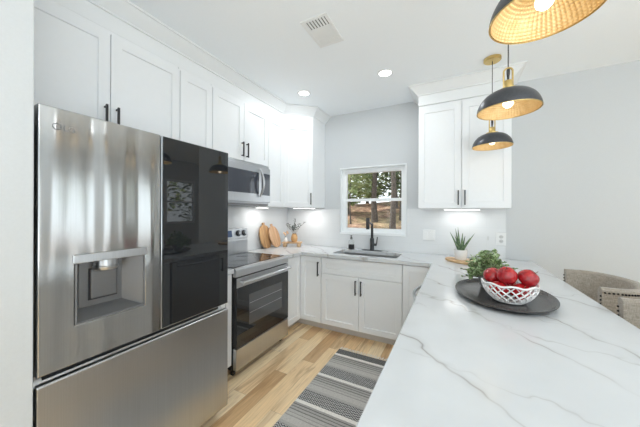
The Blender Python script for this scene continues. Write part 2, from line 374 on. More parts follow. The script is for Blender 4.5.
# ------------------------------------------------------------------ mesh helpers
class MB:
    def __init__(s): s.bm = bmesh.new()
    def box(s, x0, x1, y0, y1, z0, z1):
        v = [s.bm.verts.new(c) for c in ((x0, y0, z0), (x1, y0, z0), (x1, y1, z0), (x0, y1, z0), (x0, y0, z1), (x1, y0, z1), (x1, y1, z1), (x0, y1, z1))]
        for f in ((3, 2, 1, 0), (4, 5, 6, 7), (0, 1, 5, 4), (1, 2, 6, 5), (2, 3, 7, 6), (3, 0, 4, 7)): s.bm.faces.new([v[i] for i in f])
        return s
    def prism(s, pts, axis, a, b):
        # closed polygon extruded along an axis: 'z' pts=(x,y), 'y' pts=(x,z), 'x' pts=(y,z)
        mk = {'z': lambda p, t: (p[0], p[1], t), 'y': lambda p, t: (p[0], t, p[1]), 'x': lambda p, t: (t, p[0], p[1])}[axis]
        A = [s.bm.verts.new(mk(p, a)) for p in pts]; B = [s.bm.verts.new(mk(p, b)) for p in pts]
        n = len(pts)
        s.bm.faces.new(A[::-1]); s.bm.faces.new(B)
        for i in range(n): s.bm.faces.new((A[i], A[(i + 1) % n], B[(i + 1) % n], B[i]))
        return s
    def lathe(s, prof, seg=32, c=(0, 0, 0), cap=True):
        rings = []
        for r, z in prof:
            if r < 1e-6: rings.append([s.bm.verts.new((c[0], c[1], c[2] + z))])
            else: rings.append([s.bm.verts.new((c[0] + r * math.cos(2 * PI * i / seg), c[1] + r * math.sin(2 * PI * i / seg), c[2] + z)) for i in range(seg)])
        for a, b in zip(rings, rings[1:]):
            for i in range(seg):
                j = (i + 1) % seg
                if len(a) == 1 and len(b) == 1: continue
                if len(a) == 1: f = (a[0], b[j], b[i])
                elif len(b) == 1: f = (a[i], a[j], b[0])
                else: f = (a[i], a[j], b[j], b[i])
                s.bm.faces.new(f)
        if cap:
            if len(rings[0]) > 1: s.bm.faces.new(rings[0][::-1])
            if len(rings[-1]) > 1: s.bm.faces.new(rings[-1])
        return s
    def tube(s, pts, r, seg=10, closed=False):
        pts = [Vector(p) for p in pts]; n = len(pts)
        rs = r if isinstance(r, (list, tuple)) else [r] * n
        rings = []
        up = Vector((0, 0, 1)); prev = None
        for i, p in enumerate(pts):
            if closed: t = pts[(i + 1) % n] - pts[i - 1]
            else: t = pts[min(i + 1, n - 1)] - pts[max(i - 1, 0)]
            t.normalize()
            if prev is None:
                a = t.cross(up)
                if a.length < 1e-3: a = t.cross(Vector((1, 0, 0)))
            else: a = prev - t * prev.dot(t)
            a.normalize(); prev = a
            b = t.cross(a)
            rings.append([s.bm.verts.new(p + (a * math.cos(2 * PI * k / seg) + b * math.sin(2 * PI * k / seg)) * rs[i]) for k in range(seg)])
        m = n if closed else n - 1
        for i in range(m):
            A, B = rings[i], rings[(i + 1) % n]
            for k in range(seg): s.bm.faces.new((A[k], A[(k + 1) % seg], B[(k + 1) % seg], B[k]))
        if not closed: s.bm.faces.new(rings[0][::-1]); s.bm.faces.new(rings[-1])
        return s
    def grid(s, f, nu, nv, closeu=False):
        V = [[s.bm.verts.new(f(i / nu, j / nv)) for j in range(nv + 1)] for i in range(nu if closeu else nu + 1)]
        for i in range(nu):
            for j in range(nv):
                i2 = (i + 1) % len(V) if closeu else i + 1
                s.bm.faces.new((V[i][j], V[i2][j], V[i2][j + 1], V[i][j + 1]))
        return s
    def ball(s, c, r, sub=2, sc=(1, 1, 1)):
        mt = Matrix.Translation(c) @ Matrix.Diagonal((sc[0], sc[1], sc[2], 1))
        bmesh.ops.create_icosphere(s.bm, subdivisions=sub, radius=r, matrix=mt); return s
    def xform(s, m):
        bmesh.ops.transform(s.bm, matrix=m, verts=s.bm.verts); return s
    def build(s, name, mat, parent=None, bevel=0, smooth=None, seg=2, normals=True):
        if normals: bmesh.ops.recalc_face_normals(s.bm, faces=s.bm.faces)
        me = bpy.data.meshes.new(name); s.bm.to_mesh(me); s.bm.free()
        me.materials.append(mat)
        o = bpy.data.objects.new(name, me); COL.objects.link(o)
        if parent is not None: o.parent = parent
        if smooth is not None:
            for p in me.polygons: p.use_smooth = True
            me.set_sharp_from_angle(angle=math.radians(smooth))
        if bevel:
            b = o.modifiers.new('bevel', 'BEVEL'); b.width = bevel; b.segments = seg; b.limit_method = 'ANGLE'; b.angle_limit = math.radians(35)
        return o

def tag(o, label, cat, group=None):
    o['label'] = label; o['category'] = cat
    if group: o['group'] = group
    return o
def thing(name, label, cat, loc=(0, 0, 0), rz=0, group=None):
    o = bpy.data.objects.new(name, None); COL.objects.link(o)
    o.empty_display_size = 0.1
    o.location = loc; o.rotation_euler = (0, 0, rz)
    return tag(o, label, cat, group)
def struct(o): o['kind'] = 'structure'; return o
def copy_tree(o, parent=None):
    c = o.copy(); COL.objects.link(c)
    if parent is not None: c.parent = parent
    for ch in list(o.children): copy_tree(ch, c)
    return c

# ------------------------------------------------------------------ room dimensions (metres; camera above the origin)
XL, YB, ZC = -2.24, 3.23, 2.695          # left wall, back wall, ceiling
XR, YR, YF = 3.6, -3.3, 5.2              # right wall, rear wall, far wall of the dining bay
# kitchen window opening in the back wall
WX0, WX1, WZ0, WZ1 = -1.372, -0.530, 1.118, 1.962

def holed_wall(axis, a0, a1, z0, z1, t0, t1, holes):
    """wall slab with rectangular openings; axis 'x' runs along x (thickness in y), 'y' runs along y"""
    mb = MB()
    xs = sorted({a0, a1} | {h[0] for h in holes} | {h[1] for h in holes}); zs = sorted({z0, z1} | {h[2] for h in holes} | {h[3] for h in holes})
    for i in range(len(xs) - 1):
        run = None
        for j in range(len(zs) - 1):
            cx, cz = (xs[i] + xs[i + 1]) / 2, (zs[j] + zs[j + 1]) / 2
            solid = not any(h[0] < cx < h[1] and h[2] < cz < h[3] for h in holes)
            if solid:
                if axis == 'x': mb.box(xs[i], xs[i + 1], t0, t1, zs[j], zs[j + 1])
                else: mb.box(t0, t1, xs[i], xs[i + 1], zs[j], zs[j + 1])
    bmesh.ops.remove_doubles(mb.bm, verts=mb.bm.verts, dist=1e-5)
    dup = {}
    for f in list(mb.bm.faces):                                  # drop the inner faces shared by neighbouring blocks
        k = tuple(sorted(v.index for v in f.verts)) if False else tuple(sorted(tuple(round(x, 4) for x in v.co) for v in f.verts))
        dup.setdefault(k, []).append(f)
    kill = [f for fs in dup.values() if len(fs) > 1 for f in fs]
    bmesh.ops.delete(mb.bm, geom=kill, context='FACES')
    return mb

struct(MB().box(XL - 0.15, XR + 0.15, YR - 0.15, YF + 0.15, -0.12, 0).build('floor', M['floor']))
struct(MB().box(XL - 0.15, XR + 0.15, YR - 0.15, YF + 0.15, ZC, ZC + 0.15).build('ceiling', M['ceiling']))
struct(MB().box(XL - 0.12, XL, YR, YF, 0, ZC).build('wall_left', M['wall']))
struct(holed_wall('x', XL, 1.5, 0, ZC, YB, YB + 0.14, [(WX0, WX1, WZ0, WZ1)]).build('wall_back', M['wall']))
struct(MB().box(1.36, 1.5, YB + 0.14, YF, 0, ZC).build('wall_bay', M['wall']))
struct(MB().box(1.36, XR, YF, YF + 0.12, 0, ZC).build('wall_far', M['wall']))
PAT = (1.45, 2.95, 0.02, 2.1); RW = (3.9, 4.72, 1.08, 2.2); SW = (-2.55, -0.65, 0.75, 2.25)
struct(holed_wall('y', YR, YF, 0, ZC, XR, XR + 0.12, [PAT, RW, SW]).build('wall_right', M['wall']))
REAR = (-1.8, 1.4, 0.55, 2.45)
struct(holed_wall('x', XL, XR, 0, ZC, YR - 0.12, YR, [REAR]).build('wall_rear', M['wall']))
# end of the wall beside the refrigerator
struct(MB().box(XL, -1.347, 0.12, 0.352, 0, ZC).build('wall_near', M['wall_end'], bevel=0.004))

def window_unit(name, mat, axis, a0, a1, z0, z1, t0, t1, fw=0.05, rails=(), mull=(), sill=False):
    root = MB()
    def bx(m, p0, p1, q0, q1, d0=t0, d1=t1):
        m.box(p0, p1, d0, d1, q0, q1) if axis == 'x' else m.box(d0, d1, p0, p1, q0, q1)
    bx(root, a0, a0 + fw, z0, z1); bx(root, a1 - fw, a1, z0, z1)
    bx(root, a0 + fw, a1 - fw, z0, z0 + fw); bx(root, a0 + fw, a1 - fw, z1 - fw, z1)
    o = struct(root.build(name, mat, bevel=0.003))
    for r in rails:
        m = MB(); bx(m, a0 + fw, a1 - fw, r - 0.018, r + 0.018, t0 + 0.004, t1 - 0.004); m.build('meeting_rail', mat, o, bevel=0.002)
    for r in mull:
        m = MB(); bx(m, r - 0.03, r + 0.03, z0 + fw, z1 - fw, t0 + 0.004, t1 - 0.004); m.build('mullion', mat, o, bevel=0.002)
    tm = (t0 + t1) / 2
    m = MB(); bx(m, a0 + fw, a1 - fw, z0 + fw, z1 - fw, tm - 0.003, tm + 0.003); m.build('glass_pane', M['pane'], o)
    return o
w1 = window_unit('window_1', M['vinyl'], 'x', WX0 + 0.001, WX1 - 0.001, WZ0 + 0.001, WZ1 - 0.001, YB + 0.06, YB + 0.12, 0.058, rails=(1.548,))
MB().box(WX0 - 0.004, WX1 + 0.012, YB - 0.008, YB - 0.001, WZ0 - 0.02, WZ0 - 0.001).box(WX0 - 0.004, WX1 + 0.012, YB - 0.008, YB - 0.001, WZ1 + 0.001, WZ1 + 0.012).box(WX1 + 0.001, WX1 + 0.012, YB - 0.008, YB - 0.001, WZ0 - 0.001, WZ1 + 0.001).build('window_casing', M['vinyl'], w1)
mb = MB(); mb.box(WX0 + 0.0005, WX0 + 0.006, YB, YB + 0.06, WZ0, WZ1).box(WX1 - 0.006, WX1 - 0.0005, YB, YB + 0.06, WZ0, WZ1).box(WX0 + 0.006, WX1 - 0.006, YB, YB + 0.06, WZ0 + 0.0005, WZ0 + 0.006).box(WX0 + 0.006, WX1 - 0.006, YB, YB + 0.06, WZ1 - 0.006, WZ1 - 0.0005)
mb.build('jamb_liner', M['vinyl'], w1)
window_unit('window_2', M['vinyl'], 'y', RW[0], RW[1], RW[2], RW[3], XR + 0.02, XR + 0.08, 0.05, rails=(1.64,))
window_unit('window_3', M['vinyl'], 'y', SW[0], SW[1], SW[2], SW[3], XR + 0.02, XR + 0.08, 0.05, mull=(-1.6,))
window_unit('window_4', M['vinyl'], 'x', REAR[0], REAR[1], REAR[2], REAR[3], YR - 0.08, YR - 0.02, 0.06, mull=(-0.73, 0.33))
window_unit('door_1', M['vinyl'], 'y', PAT[0], PAT[1], PAT[2], PAT[3], XR + 0.02, XR + 0.09, 0.08, mull=(2.2,))

# backsplash above the worktop
struct(MB().box(XL + 0.001, XL + 0.009, 1.28, YB - 0.010, 0.915, 1.445).build('trim_1', M['tile']))
struct(holed_wall('x', XL + 0.010, 0.452, 0.915, 1.425, YB - 0.009, YB - 0.001, [(WX0 - 0.006, WX1 + 0.014, WZ0 - 0.022, 1.43)]).build('trim_2', M['tile']))
# baseboards where no cabinet stands
struct(MB().box(0.75, 1.5, YB - 0.016, YB - 0.001, 0, 0.12).build('baseboard_back', M['trim'], bevel=0.003))
struct(MB().box(XR - 0.016, XR - 0.001, YR, 1.40, 0, 0.12).box(XR - 0.016, XR - 0.001, 3.0, YF, 0, 0.12).build('baseboard_right', M['trim'], bevel=0.003))

# crown moulding: profile (outward, z), swept along a plan path with mitred corners
def crown(name, path, prof):
    mb = MB(); P = [Vector((p[0], p[1], 0)) for p in path]; rings = []
    for i, p in enumerate(P):
        n = []
        if i > 0: d = (P[i] - P[i - 1]).normalized(); n.append(Vector((d.y, -d.x, 0)))
        if i < len(P) - 1: d = (P[i + 1] - P[i]).normalized(); n.append(Vector((d.y, -d.x, 0)))
        m = n[0] if len(n) == 1 else (n[0] + n[1]) / (1 + n[0].dot(n[1]))
        rings.append([mb.bm.verts.new((p.x + m.x * o, p.y + m.y * o, z)) for o, z in prof])
    k = len(prof)
    for a, b in zip(rings, rings[1:]):
        for j in range(k): mb.bm.faces.new((a[j], a[(j + 1) % k], b[(j + 1) % k], b[j]))
    mb.bm.faces.new(rings[0][::-1]); mb.bm.faces.new(rings[-1])
    return struct(mb.build(name, M['trim'], smooth=25))
UX = -1.89; UY = 2.89                      # faces of the upper cabinets
PROF = [(-0.02, 2.5), (0.0, 2.5), (0.0, 2.6), (0.012, 2.603), (0.012, 2.612), (0.022, 2.622), (0.045, 2.645), (0.072, 2.672), (0.078, 2.68), (0.092, 2.682), (0.092, 2.694), (-0.02, 2.694)]
crown('trim_3', [(UX, 0.36), (UX, 2.63), (-1.61, UY), (-1.61, YB - 0.002)], PROF)
crown('trim_4', [(-0.348, YB - 0.002), (-0.348, UY), (0.45, UY), (0.45, YB - 0.002)], PROF)

# ------------------------------------------------------------------ cabinets
def shaker(w, h, t=0.02, rail=0.058, rec=0.009):
    """door: front at y=0, back at y=t, x 0..w, z 0..h, one recessed flat panel"""
    mb = MB(); bm = mb.bm
    def ring(x0, x1, z0, z1, y): return [bm.verts.new(c) for c in ((x0, y, z0), (x1, y, z0), (x1, y, z1), (x0, y, z1))]
    e = 0.0015
    A = ring(0, w, 0, h, t); B = ring(0, w, 0, h, e); C = ring(e, w - e, e, h - e, 0)
    D = ring(rail, w - rail, rail, h - rail, 0); F = ring(rail + 0.003, w - rail - 0.003, rail + 0.003, h - rail - 0.003, rec)
    for a, b in ((A, B), (B, C), (C, D), (D, F)):
        for i in range(4): bm.faces.new((a[i], a[(i + 1) % 4], b[(i + 1) % 4], b[i]))
    bm.faces.new(F); bm.faces.new(A[::-1])
    return mb
def pull(x, z0, z1, y=0.0):
    """square black bar pull standing off the door front"""
    mb = MB(); r = 0.0055
    mb.box(x - r, x + r, y - 0.034, y - 0.023, z0, z1)
    for z in (z0 + 0.012, z1 - 0.012): mb.box(x - r * 0.8, x + r * 0.8, y - 0.024, y - 0.0002, z - 0.005, z + 0.005)
    return mb
def add_door(root, x0, x1, z0, z1, handle=None, name='door', y=0.0):
    d = shaker(x1 - x0, z1 - z0).build(name, M['cab'], root); d.location = (x0, y, z0)
    if handle: h = pull(handle[0] - x0, handle[1] - z0, handle[2] - z0).build('handle', M['black'], d, bevel=0.001)
    return d
def cabinet(label, loc, rz, w, d, z0, z1, doors, cat='cabinet', kick=False, name='cabinet', group=None):
    root = thing(name, label, cat, loc, rz, group)
    MB().box(0.001, w - 0.001, 0.0215, d, z0, z1).build('body', M['cab'], root, bevel=0.001)
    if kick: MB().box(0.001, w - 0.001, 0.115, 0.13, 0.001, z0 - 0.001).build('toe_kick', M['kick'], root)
    for a in doors: add_door(root, *a)
    return root
RZL = PI / 2      # facing +x (left run): local x runs along +y
g = 0.0025
GU = 'white wall cabinets'; GB = 'white base cabinets'
UD = -XL + UX - 0.003
# left run of uppers, from the wall end beside the refrigerator to the corner
cabinet('wide two-door white wall cabinet above the refrigerator', (UX + 0.02, 0.362, 0), RZL, 0.902, UD + 0.02, 1.83, 2.5,
        [(g, 0.4485, 1.832, 2.47, (0.4485 - 0.028, 1.885, 2.025)), (0.4535, 0.902 - g, 1.832, 2.47, (0.4535 + 0.028, 1.885, 2.025))], name='wall_cabinet', group=GU)
cabinet('narrow one-door white wall cabinet between the refrigerator and the microwave cabinets', (UX + 0.02, 1.266, 0), RZL, 0.298, UD + 0.02, 1.447, 2.5,
        [(g, 0.298 - g, 1.45, 2.47, None)], name='wall_cabinet', group=GU)
cabinet('short two-door white wall cabinet directly above the microwave', (UX + 0.02, 1.566, 0), RZL, 0.756, UD + 0.02, 1.893, 2.5,
        [(g, 0.3765, 1.896, 2.47, (0.3765 - 0.03, 1.93, 2.075)), (0.3815, 0.756 - g, 1.896, 2.47, (0.3815 + 0.03, 1.93, 2.075))], name='wall_cabinet', group=GU)
cabinet('slim one-door white wall cabinet right of the microwave', (UX + 0.02, 2.324, 0), RZL, 0.304, UD + 0.02, 1.447, 2.5,
        [(g, 0.304 - g, 1.45, 2.47, None)], name='wall_cabinet', group=GU)
# diagonal corner upper
ang = math.atan2(UY - 2.63, -1.61 - UX); cw = math.hypot(UY - 2.63, -1.61 - UX)
root = thing('wall_cabinet', 'diagonal white corner wall cabinet left of the window', 'cabinet', (UX, 2.63, 0), 0, GU)
MB().prism([(0, 0.0), (-1.61 - UX, UY - 2.63), (-1.61 - UX, YB - 0.003 - 2.63), (XL + 0.003 - UX, YB - 0.003 - 2.63), (XL + 0.003 - UX, 0.0)], 'z', 1.447, 2.5).build('body', M['cab'], root)
d = shaker(cw - 0.012, 1.02).build('door', M['cab'], root)
n = Vector((math.sin(ang), -math.cos(ang), 0)); dr = Vector((math.cos(ang), math.sin(ang), 0))
d.location = dr * 0.006 + n * 0.0205 + Vector((0, 0, 1.45)); d.rotation_euler = (0, 0, ang)
pull(cw - 0.012 - 0.03, 0.03, 0.175).build('handle', M['black'], d, bevel=0.001)
# right upper
cabinet('tall two-door white wall cabinet right of the window', (-0.348, UY, 0), 0, 0.798, YB - UY - 0.003, 1.428, 2.5,
        [(g, 0.3965, 1.431, 2.47, (0.3965 - 0.026, 1.462, 1.605)), (0.4015, 0.798 - g, 1.431, 2.47, (0.4015 + 0.026, 1.462, 1.605))], name='wall_cabinet', group=GU)

# base cabinets
BX, BY, ZT = -1.64, 2.65, 0.874
cabinet('slim white base cabinet wedged between the refrigerator and the range', (BX, 1.272, 0), RZL, 0.302, 0.59, 0.105, ZT,
        [(g, 0.302 - g, 0.112, 0.868, None)], name='base_cabinet', kick=True, group=GB)
root = thing('base_cabinet', 'white corner base cabinet with inward folding doors right of the range', 'cabinet', (XL + 0.005, 2.338, 0), 0, GB)
ox, oy = XL + 0.005, 2.338
MB().prism([(0, 0), (BX - 0.022 - ox, 0), (BX - 0.022 - ox, BY + 0.022 - oy), (-1.364 - ox, BY + 0.022 - oy), (-1.364 - ox, YB - 0.012 - oy), (0, YB - 0.012 - oy)], 'z', 0.105, ZT).build('body', M['cab'], root)
d = shaker(BY - 2.338 - 0.006, 0.756).build('door', M['cab'], root); d.location = (BX - ox, 0.003, 0.112); d.rotation_euler = (0, 0, RZL)
d = shaker(-1.364 - BX - 0.004, 0.756).build('door', M['cab'], root); d.location = (BX + 0.001 - ox, BY - oy, 0.112)
pull(-1.364 - BX - 0.034, 0.54, 0.705).build('handle', M['black'], d, bevel=0.001)
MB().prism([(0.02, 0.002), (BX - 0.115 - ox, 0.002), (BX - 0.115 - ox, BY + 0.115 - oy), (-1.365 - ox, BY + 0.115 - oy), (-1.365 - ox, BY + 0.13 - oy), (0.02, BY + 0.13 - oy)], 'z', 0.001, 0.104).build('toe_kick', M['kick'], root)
# sink base: false drawer front above two doors (open carcass so the bowl hangs inside)
root = thing('base_cabinet', 'white sink base cabinet with two doors under the window', 'cabinet', (-1.362, BY, 0), 0, GB)
w = 0.898
MB().box(0.001, 0.019, 0.0215, 0.565, 0.105, ZT).box(w - 0.019, w - 0.001, 0.0215, 0.565, 0.105, ZT).box(0.019, w - 0.019, 0.0215, 0.565, 0.105, 0.123).box(0.019, w - 0.019, 0.0215, 0.04, 0.123, 0.145).box(0.019, w - 0.019, 0.0215, 0.04, 0.64, 0.86).box(0.019, w - 0.019, 0.55, 0.565, 0.123, ZT).build('body', M['cab'], root)
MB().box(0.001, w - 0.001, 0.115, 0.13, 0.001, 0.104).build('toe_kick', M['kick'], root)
add_door(root, g, w - g, 0.689, 0.868, None, 'drawer_front')
add_door(root, g, w / 2 - 0.002, 0.112, 0.684, (w / 2 - 0.03, 0.50, 0.655))
add_door(root, w / 2 + 0.002, w - g, 0.112, 0.684, (w / 2 + 0.03, 0.50, 0.655))
cabinet('white base cabinet with one full-height door where the back run meets the peninsula', (-0.462, BY, 0), 0, 0.296, 0.565, 0.105, ZT,
        [(g, 0.296 - g, 0.112, 0.868, None)], name='base_cabinet', kick=True, group=GB)
# peninsula: cabinets facing the kitchen aisle (-x), a dishwasher between them
PX = -0.165
RZR = -PI / 2     # local x runs along -y
cabinet('white peninsula base cabinet between the dishwasher and the corner', (PX, 2.648, 0), RZR, 0.41, 0.56, 0.105, ZT,
        [(0.12, 0.41 - g, 0.112, 0.868, (0.38, 0.66, 0.82))], name='base_cabinet', kick=True, group=GB)
cabinet('white two-door peninsula base cabinet at the near end by the camera', (PX, 1.628, 0), RZR, 1.10, 0.56, 0.105, ZT,
        [(g, 0.548, 0.112, 0.868, (0.52, 0.66, 0.82)), (0.552, 1.1 - g, 0.112, 0.868, (0.58, 0.66, 0.82))], name='base_cabinet', kick=True, group=GB)
root = thing('dishwasher', 'stainless dishwasher built into the aisle side of the peninsula', 'dishwasher', (PX, 2.233, 0), RZR)
MB().box(0.003, 0.597, 0.02, 0.56, 0.1, 0.866).build('body', M['plastic_grey'], root)
dd = MB().box(0.003, 0.597, -0.022, 0.019, 0.11, 0.866).build('door', M['steel'], root, bevel=0.004)
mb = MB(); mb.tube([(0.05 + 0.5 * i / 16, -0.03 - 0.06 * math.sin(PI * i / 16), 0.83) for i in range(17)], 0.011, 10)
mb.build('handle', M['steel'], dd, smooth=50)
MB().box(0.003, 0.597, 0.06, 0.075, 0.001, 0.098).build('toe_kick', M['black_plastic'], root)
# finished back panel of the peninsula (stool side)
struct(MB().box(PX + 0.565, PX + 0.585, 0.53, YB - 0.003, 0.001, ZT).build('trim_5', M['cab']))

# ------------------------------------------------------------------ worktop
CT0, CT1 = 0.876, 0.914
SX0, SX1, SY0, SY1 = -1.262, -0.536, 2.735, 3.085       # sink cut-out
EF = BY - 0.025; EX = BX + 0.025; PL, PR = -0.194, 0.67
mb = MB()
def slab(mb, quads):
    for x0, x1, y0, y1 in quads: mb.box(x0, x1, y0, y1, CT0, CT1)
xs = sorted([XL + 0.010, EX, SX0, SX1, PL, PR]); ys = sorted([0.5, 2.337, EF, SY0, SY1, YB - 0.010])
for i in range(len(xs) - 1):
    for j in range(len(ys) - 1):
        cx, cy = (xs[i] + xs[i + 1]) / 2, (ys[j] + ys[j + 1]) / 2
        inside = (cx > PL) or (cy > EF) or (cx < EX and cy > 2.337)
        if SX0 < cx < SX1 and SY0 < cy < SY1: inside = False
        if inside: mb.box(xs[i], xs[i + 1], ys[j], ys[j + 1], CT0, CT1)
bmesh.ops.remove_doubles(mb.bm, verts=mb.bm.verts, dist=1e-5)
seen = {}
for f in list(mb.bm.faces): seen.setdefault(tuple(sorted(tuple(round(x, 4) for x in v.co) for v in f.verts)), []).append(f)
bmesh.ops.delete(mb.bm, geom=[f for fs in seen.values() if len(fs) > 1 for f in fs], context='FACES')
bmesh.ops.dissolve_limit(mb.bm, angle_limit=0.02, verts=mb.bm.verts, edges=mb.bm.edges)
tag(mb.build('countertop', M['quartz'], bevel=0.003), 'continuous white veined quartz worktop with sink cut-out and wide peninsula', 'countertop')
tag(MB().box(XL + 0.010, EX, 1.273, 1.573, CT0, CT1).build('countertop', M['quartz'], bevel=0.003), 'short quartz worktop piece between refrigerator and range', 'countertop')

# ------------------------------------------------------------------ refrigerator
FX, FY, FW, FT = -1.36, 0.364, 0.906, 1.785
root = thing('refrigerator', 'stainless french-door refrigerator with a black glass right door', 'refrigerator', (FX, FY, 0), RZL)
# local: x along the width (world +y), y backwards from the door front, z up
MB().box(0.004, FW - 0.004, 0.075, 0.80, 0.03, FT - 0.025).build('body', M['plastic_grey'], root, bevel=0.004)
MB().box(0.03, FW - 0.03, 0.06, 0.078, 0.72, 0.79).build('gap_shade_strip', M['dark_gap'], root)  # dark strip standing in for shade in the gap above the drawer
for x in (0.03, FW - 0.09): MB().box(x, x + 0.06, 0.03, 0.2, FT - 0.024, FT + 0.004).build('hinge_cap', M['plastic_grey'], root, bevel=0.004)
for x in (0.06, FW - 0.1): MB().lathe([(0.02, 0.0), (0.02, 0.029)], 16, (x + 0.02, 0.15, 0.0005)).build('foot', M['black_plastic'], root)
DZ0 = 0.768
HX0, HX1, HZ0, HZ1 = 0.108, 0.374, 0.925, 1.205          # dispenser opening
mb = MB(); bm = mb.bm; w = FW / 2 - 0.003
xs = [0, HX0, HX1, w]; zs = [DZ0, HZ0, HZ1, FT]
V = {(i, j, k): bm.verts.new((xs[i], (0, 0.072)[k], zs[j])) for i in range(4) for j in range(4) for k in range(2)}
for i in range(3):
    for j in range(3):
        if (i, j) != (1, 1):
            for k in range(2): bm.faces.new([V[q + (k,)] for q in ((i, j), (i + 1, j), (i + 1, j + 1), (i, j + 1))])
per = [(0, 0), (1, 0), (2, 0), (3, 0), (3, 1), (3, 2), (3, 3), (2, 3), (1, 3), (0, 3), (0, 2), (0, 1)]
for lst in (per, [(1, 1), (2, 1), (2, 2), (1, 2)]):
    for a, b in zip(lst, lst[1:] + lst[:1]): bm.faces.new((V[a + (0,)], V[b + (0,)], V[b + (1,)], V[a + (1,)]))
ld = mb.build('door', M['steel_door'], root, bevel=0.005, seg=3)
ld['label'] = 'left stainless door with water dispenser'
e = 0.0015
dz = MB(); bm = dz.bm
a = [bm.verts.new(c) for c in ((HX0 + e, 0.003, HZ0 + e), (HX1 - e, 0.003, HZ0 + e), (HX1 - e, 0.003, HZ1 - e), (HX0 + e, 0.003, HZ1 - e))]
b = [bm.verts.new(c) for c in ((HX0 + 0.035, 0.066, HZ0 + 0.045), (HX1 - 0.07, 0.066, HZ0 + 0.045), (HX1 - 0.07, 0.066, HZ1 - 0.012), (HX0 + 0.035, 0.066, HZ1 - 0.012))]
for i in range(4): bm.faces.new((a[i], a[(i + 1) % 4], b[(i + 1) % 4], b[i]))
bm.faces.new(b)
disp = dz.build('dispenser', M['disp'], ld)
mb = MB(); f0 = 0.012
mb.box(HX0 - f0 + 0.004, HX1 + f0 - 0.004, -0.006, 0.0, HZ1 - 0.032, HZ1 + 0.004)
mb.build('dispenser_panel', M['steel'], ld, bevel=0.003)
mb = MB(); t = 0.006
for q in ((HX0, HX0 + t, HZ0, HZ1 - 0.033), (HX1 - t, HX1, HZ0, HZ1 - 0.033), (HX0 + t, HX1 - t, HZ0, HZ0 + t)): mb.box(q[0], q[1], -0.003, 0.006, q[2], q[3])
mb.build('dispenser_rim', M['plastic_grey'], ld, bevel=0.001)
xc = (HX0 + HX1) / 2 - 0.012
mb = MB(); mb.lathe([(0.0, -0.045), (0.042, -0.045), (0.046, -0.038), (0.046, -0.03), (0.043, -0.027), (0.043, 0.0), (0.0, 0.0)], 32, (xc, 0.042, HZ1 - 0.032)); mb.xform(Matrix.Translation((0, 0.0, 0)))
mb.build('spout', M['steel'], disp, smooth=40)
MB().box(xc - 0.05, xc + 0.05, 0.052, 0.062, HZ0 + 0.075, HZ1 - 0.075).build('paddle', M['disp'], disp, bevel=0.006, seg=3)
MB().box(xc - 0.0545, xc + 0.0545, 0.0625, 0.0655, HZ0 + 0.07, HZ1 - 0.07).build('paddle_surround', M['dark_gap'], disp, bevel=0.001)
# small maker's mark at the top left of the steel door: a ring emblem and two letters
mb = MB(); mb.tube([(0.052 + 0.012 * math.cos(2 * PI * i / 24), -0.0012, 1.712 + 0.012 * math.sin(2 * PI * i / 24)) for i in range(24)], 0.0016, 6, True)
mb.box(0.0505, 0.0525, -0.002, 0.0, 1.706, 1.718).box(0.0525, 0.058, -0.002, 0.0, 1.706, 1.708)
mb.build('emblem', M['plastic_grey'], ld)
def text_mesh(name, txt, size, mat, parent, loc, rot):
    cu = bpy.data.curves.new('t', 'FONT'); cu.body = txt; cu.size = size; cu.extrude = 0.0008
    to = bpy.data.objects.new('t', cu); COL.objects.link(to)
    bpy.context.view_layer.update()
    me = bpy.data.meshes.new_from_object(to.evaluated_get(bpy.context.evaluated_depsgraph_get()))
    bpy.data.objects.remove(to); me.materials.clear(); me.materials.append(mat); me.name = name
    o = bpy.data.objects.new(name, me); COL.objects.link(o); o.parent = parent; o.location = loc; o.rotation_euler = rot
    return o
text_mesh('lettering', 'LG', 0.03, M['plastic_grey'], ld, (0.07, -0.001, 1.7015), (PI / 2, 0, 0))
rd = MB().box(FW / 2 + 0.003, FW, 0.004, 0.072, DZ0, FT).build('door', M['steel'], root, bevel=0.004)
rd['label'] = 'right door faced with black glass'
MB().box(FW / 2 + 0.008, FW - 0.004, -0.0015, 0.0035, DZ0 + 0.006, FT - 0.004).build('glass_panel', M['black_glass'], rd, bevel=0.002)
# freezer drawer with a pocket grip along its top
fz = MB().prism([(0.0, 0.085), (0.0, 0.728), (0.004, 0.734), (0.022, 0.738), (0.03, 0.71), (0.05, 0.71), (0.072, 0.75), (0.072, 0.085)], 'x', 0.0, FW)
fz.build('freezer_drawer', M['steel_drawer'], root, bevel=0.003)

# ------------------------------------------------------------------ microwave
MX = -1.84
root = thing('microwave', 'stainless over-the-range microwave with a curved handle', 'microwave', (MX, 1.568, 0), RZL)
MB().box(0.002, 0.754, 0.03, 0.39, 1.472, 1.888).build('body', M['steel'], root, bevel=0.002)
md = MB().box(0.002, 0.754, 0.0, 0.029, 1.487, 1.862).build('door', M['steel'], root, bevel=0.004)
MB().box(0.06, 0.565, -0.003, 0.002, 1.575, 1.80).build('window', M['micro_glass'], md, bevel=0.002)
MB().box(0.61, 0.745, -0.003, 0.002, 1.565, 1.80).build('control_panel', M['micro_glass'], md, bevel=0.002)
mb = MB(); mb.tube([(0.572, -0.012 - 0.048 * math.sin(PI * i / 18), 1.545 + 0.29 * i / 18) for i in range(19)], [0.010 + 0.004 * math.sin(PI * i / 18) for i in range(19)], 12)
mb.build('handle', M['steel'], md, smooth=50)
MB().box(0.01, 0.746, 0.012, 0.0295, 1.865, 1.886).build('vent_grille', M['steel'], root, bevel=0.002)
MB().box(0.02, 0.736, 0.02, 0.36, 1.452, 1.471).build('hood_underside', M['plastic_grey'], root, bevel=0.002)

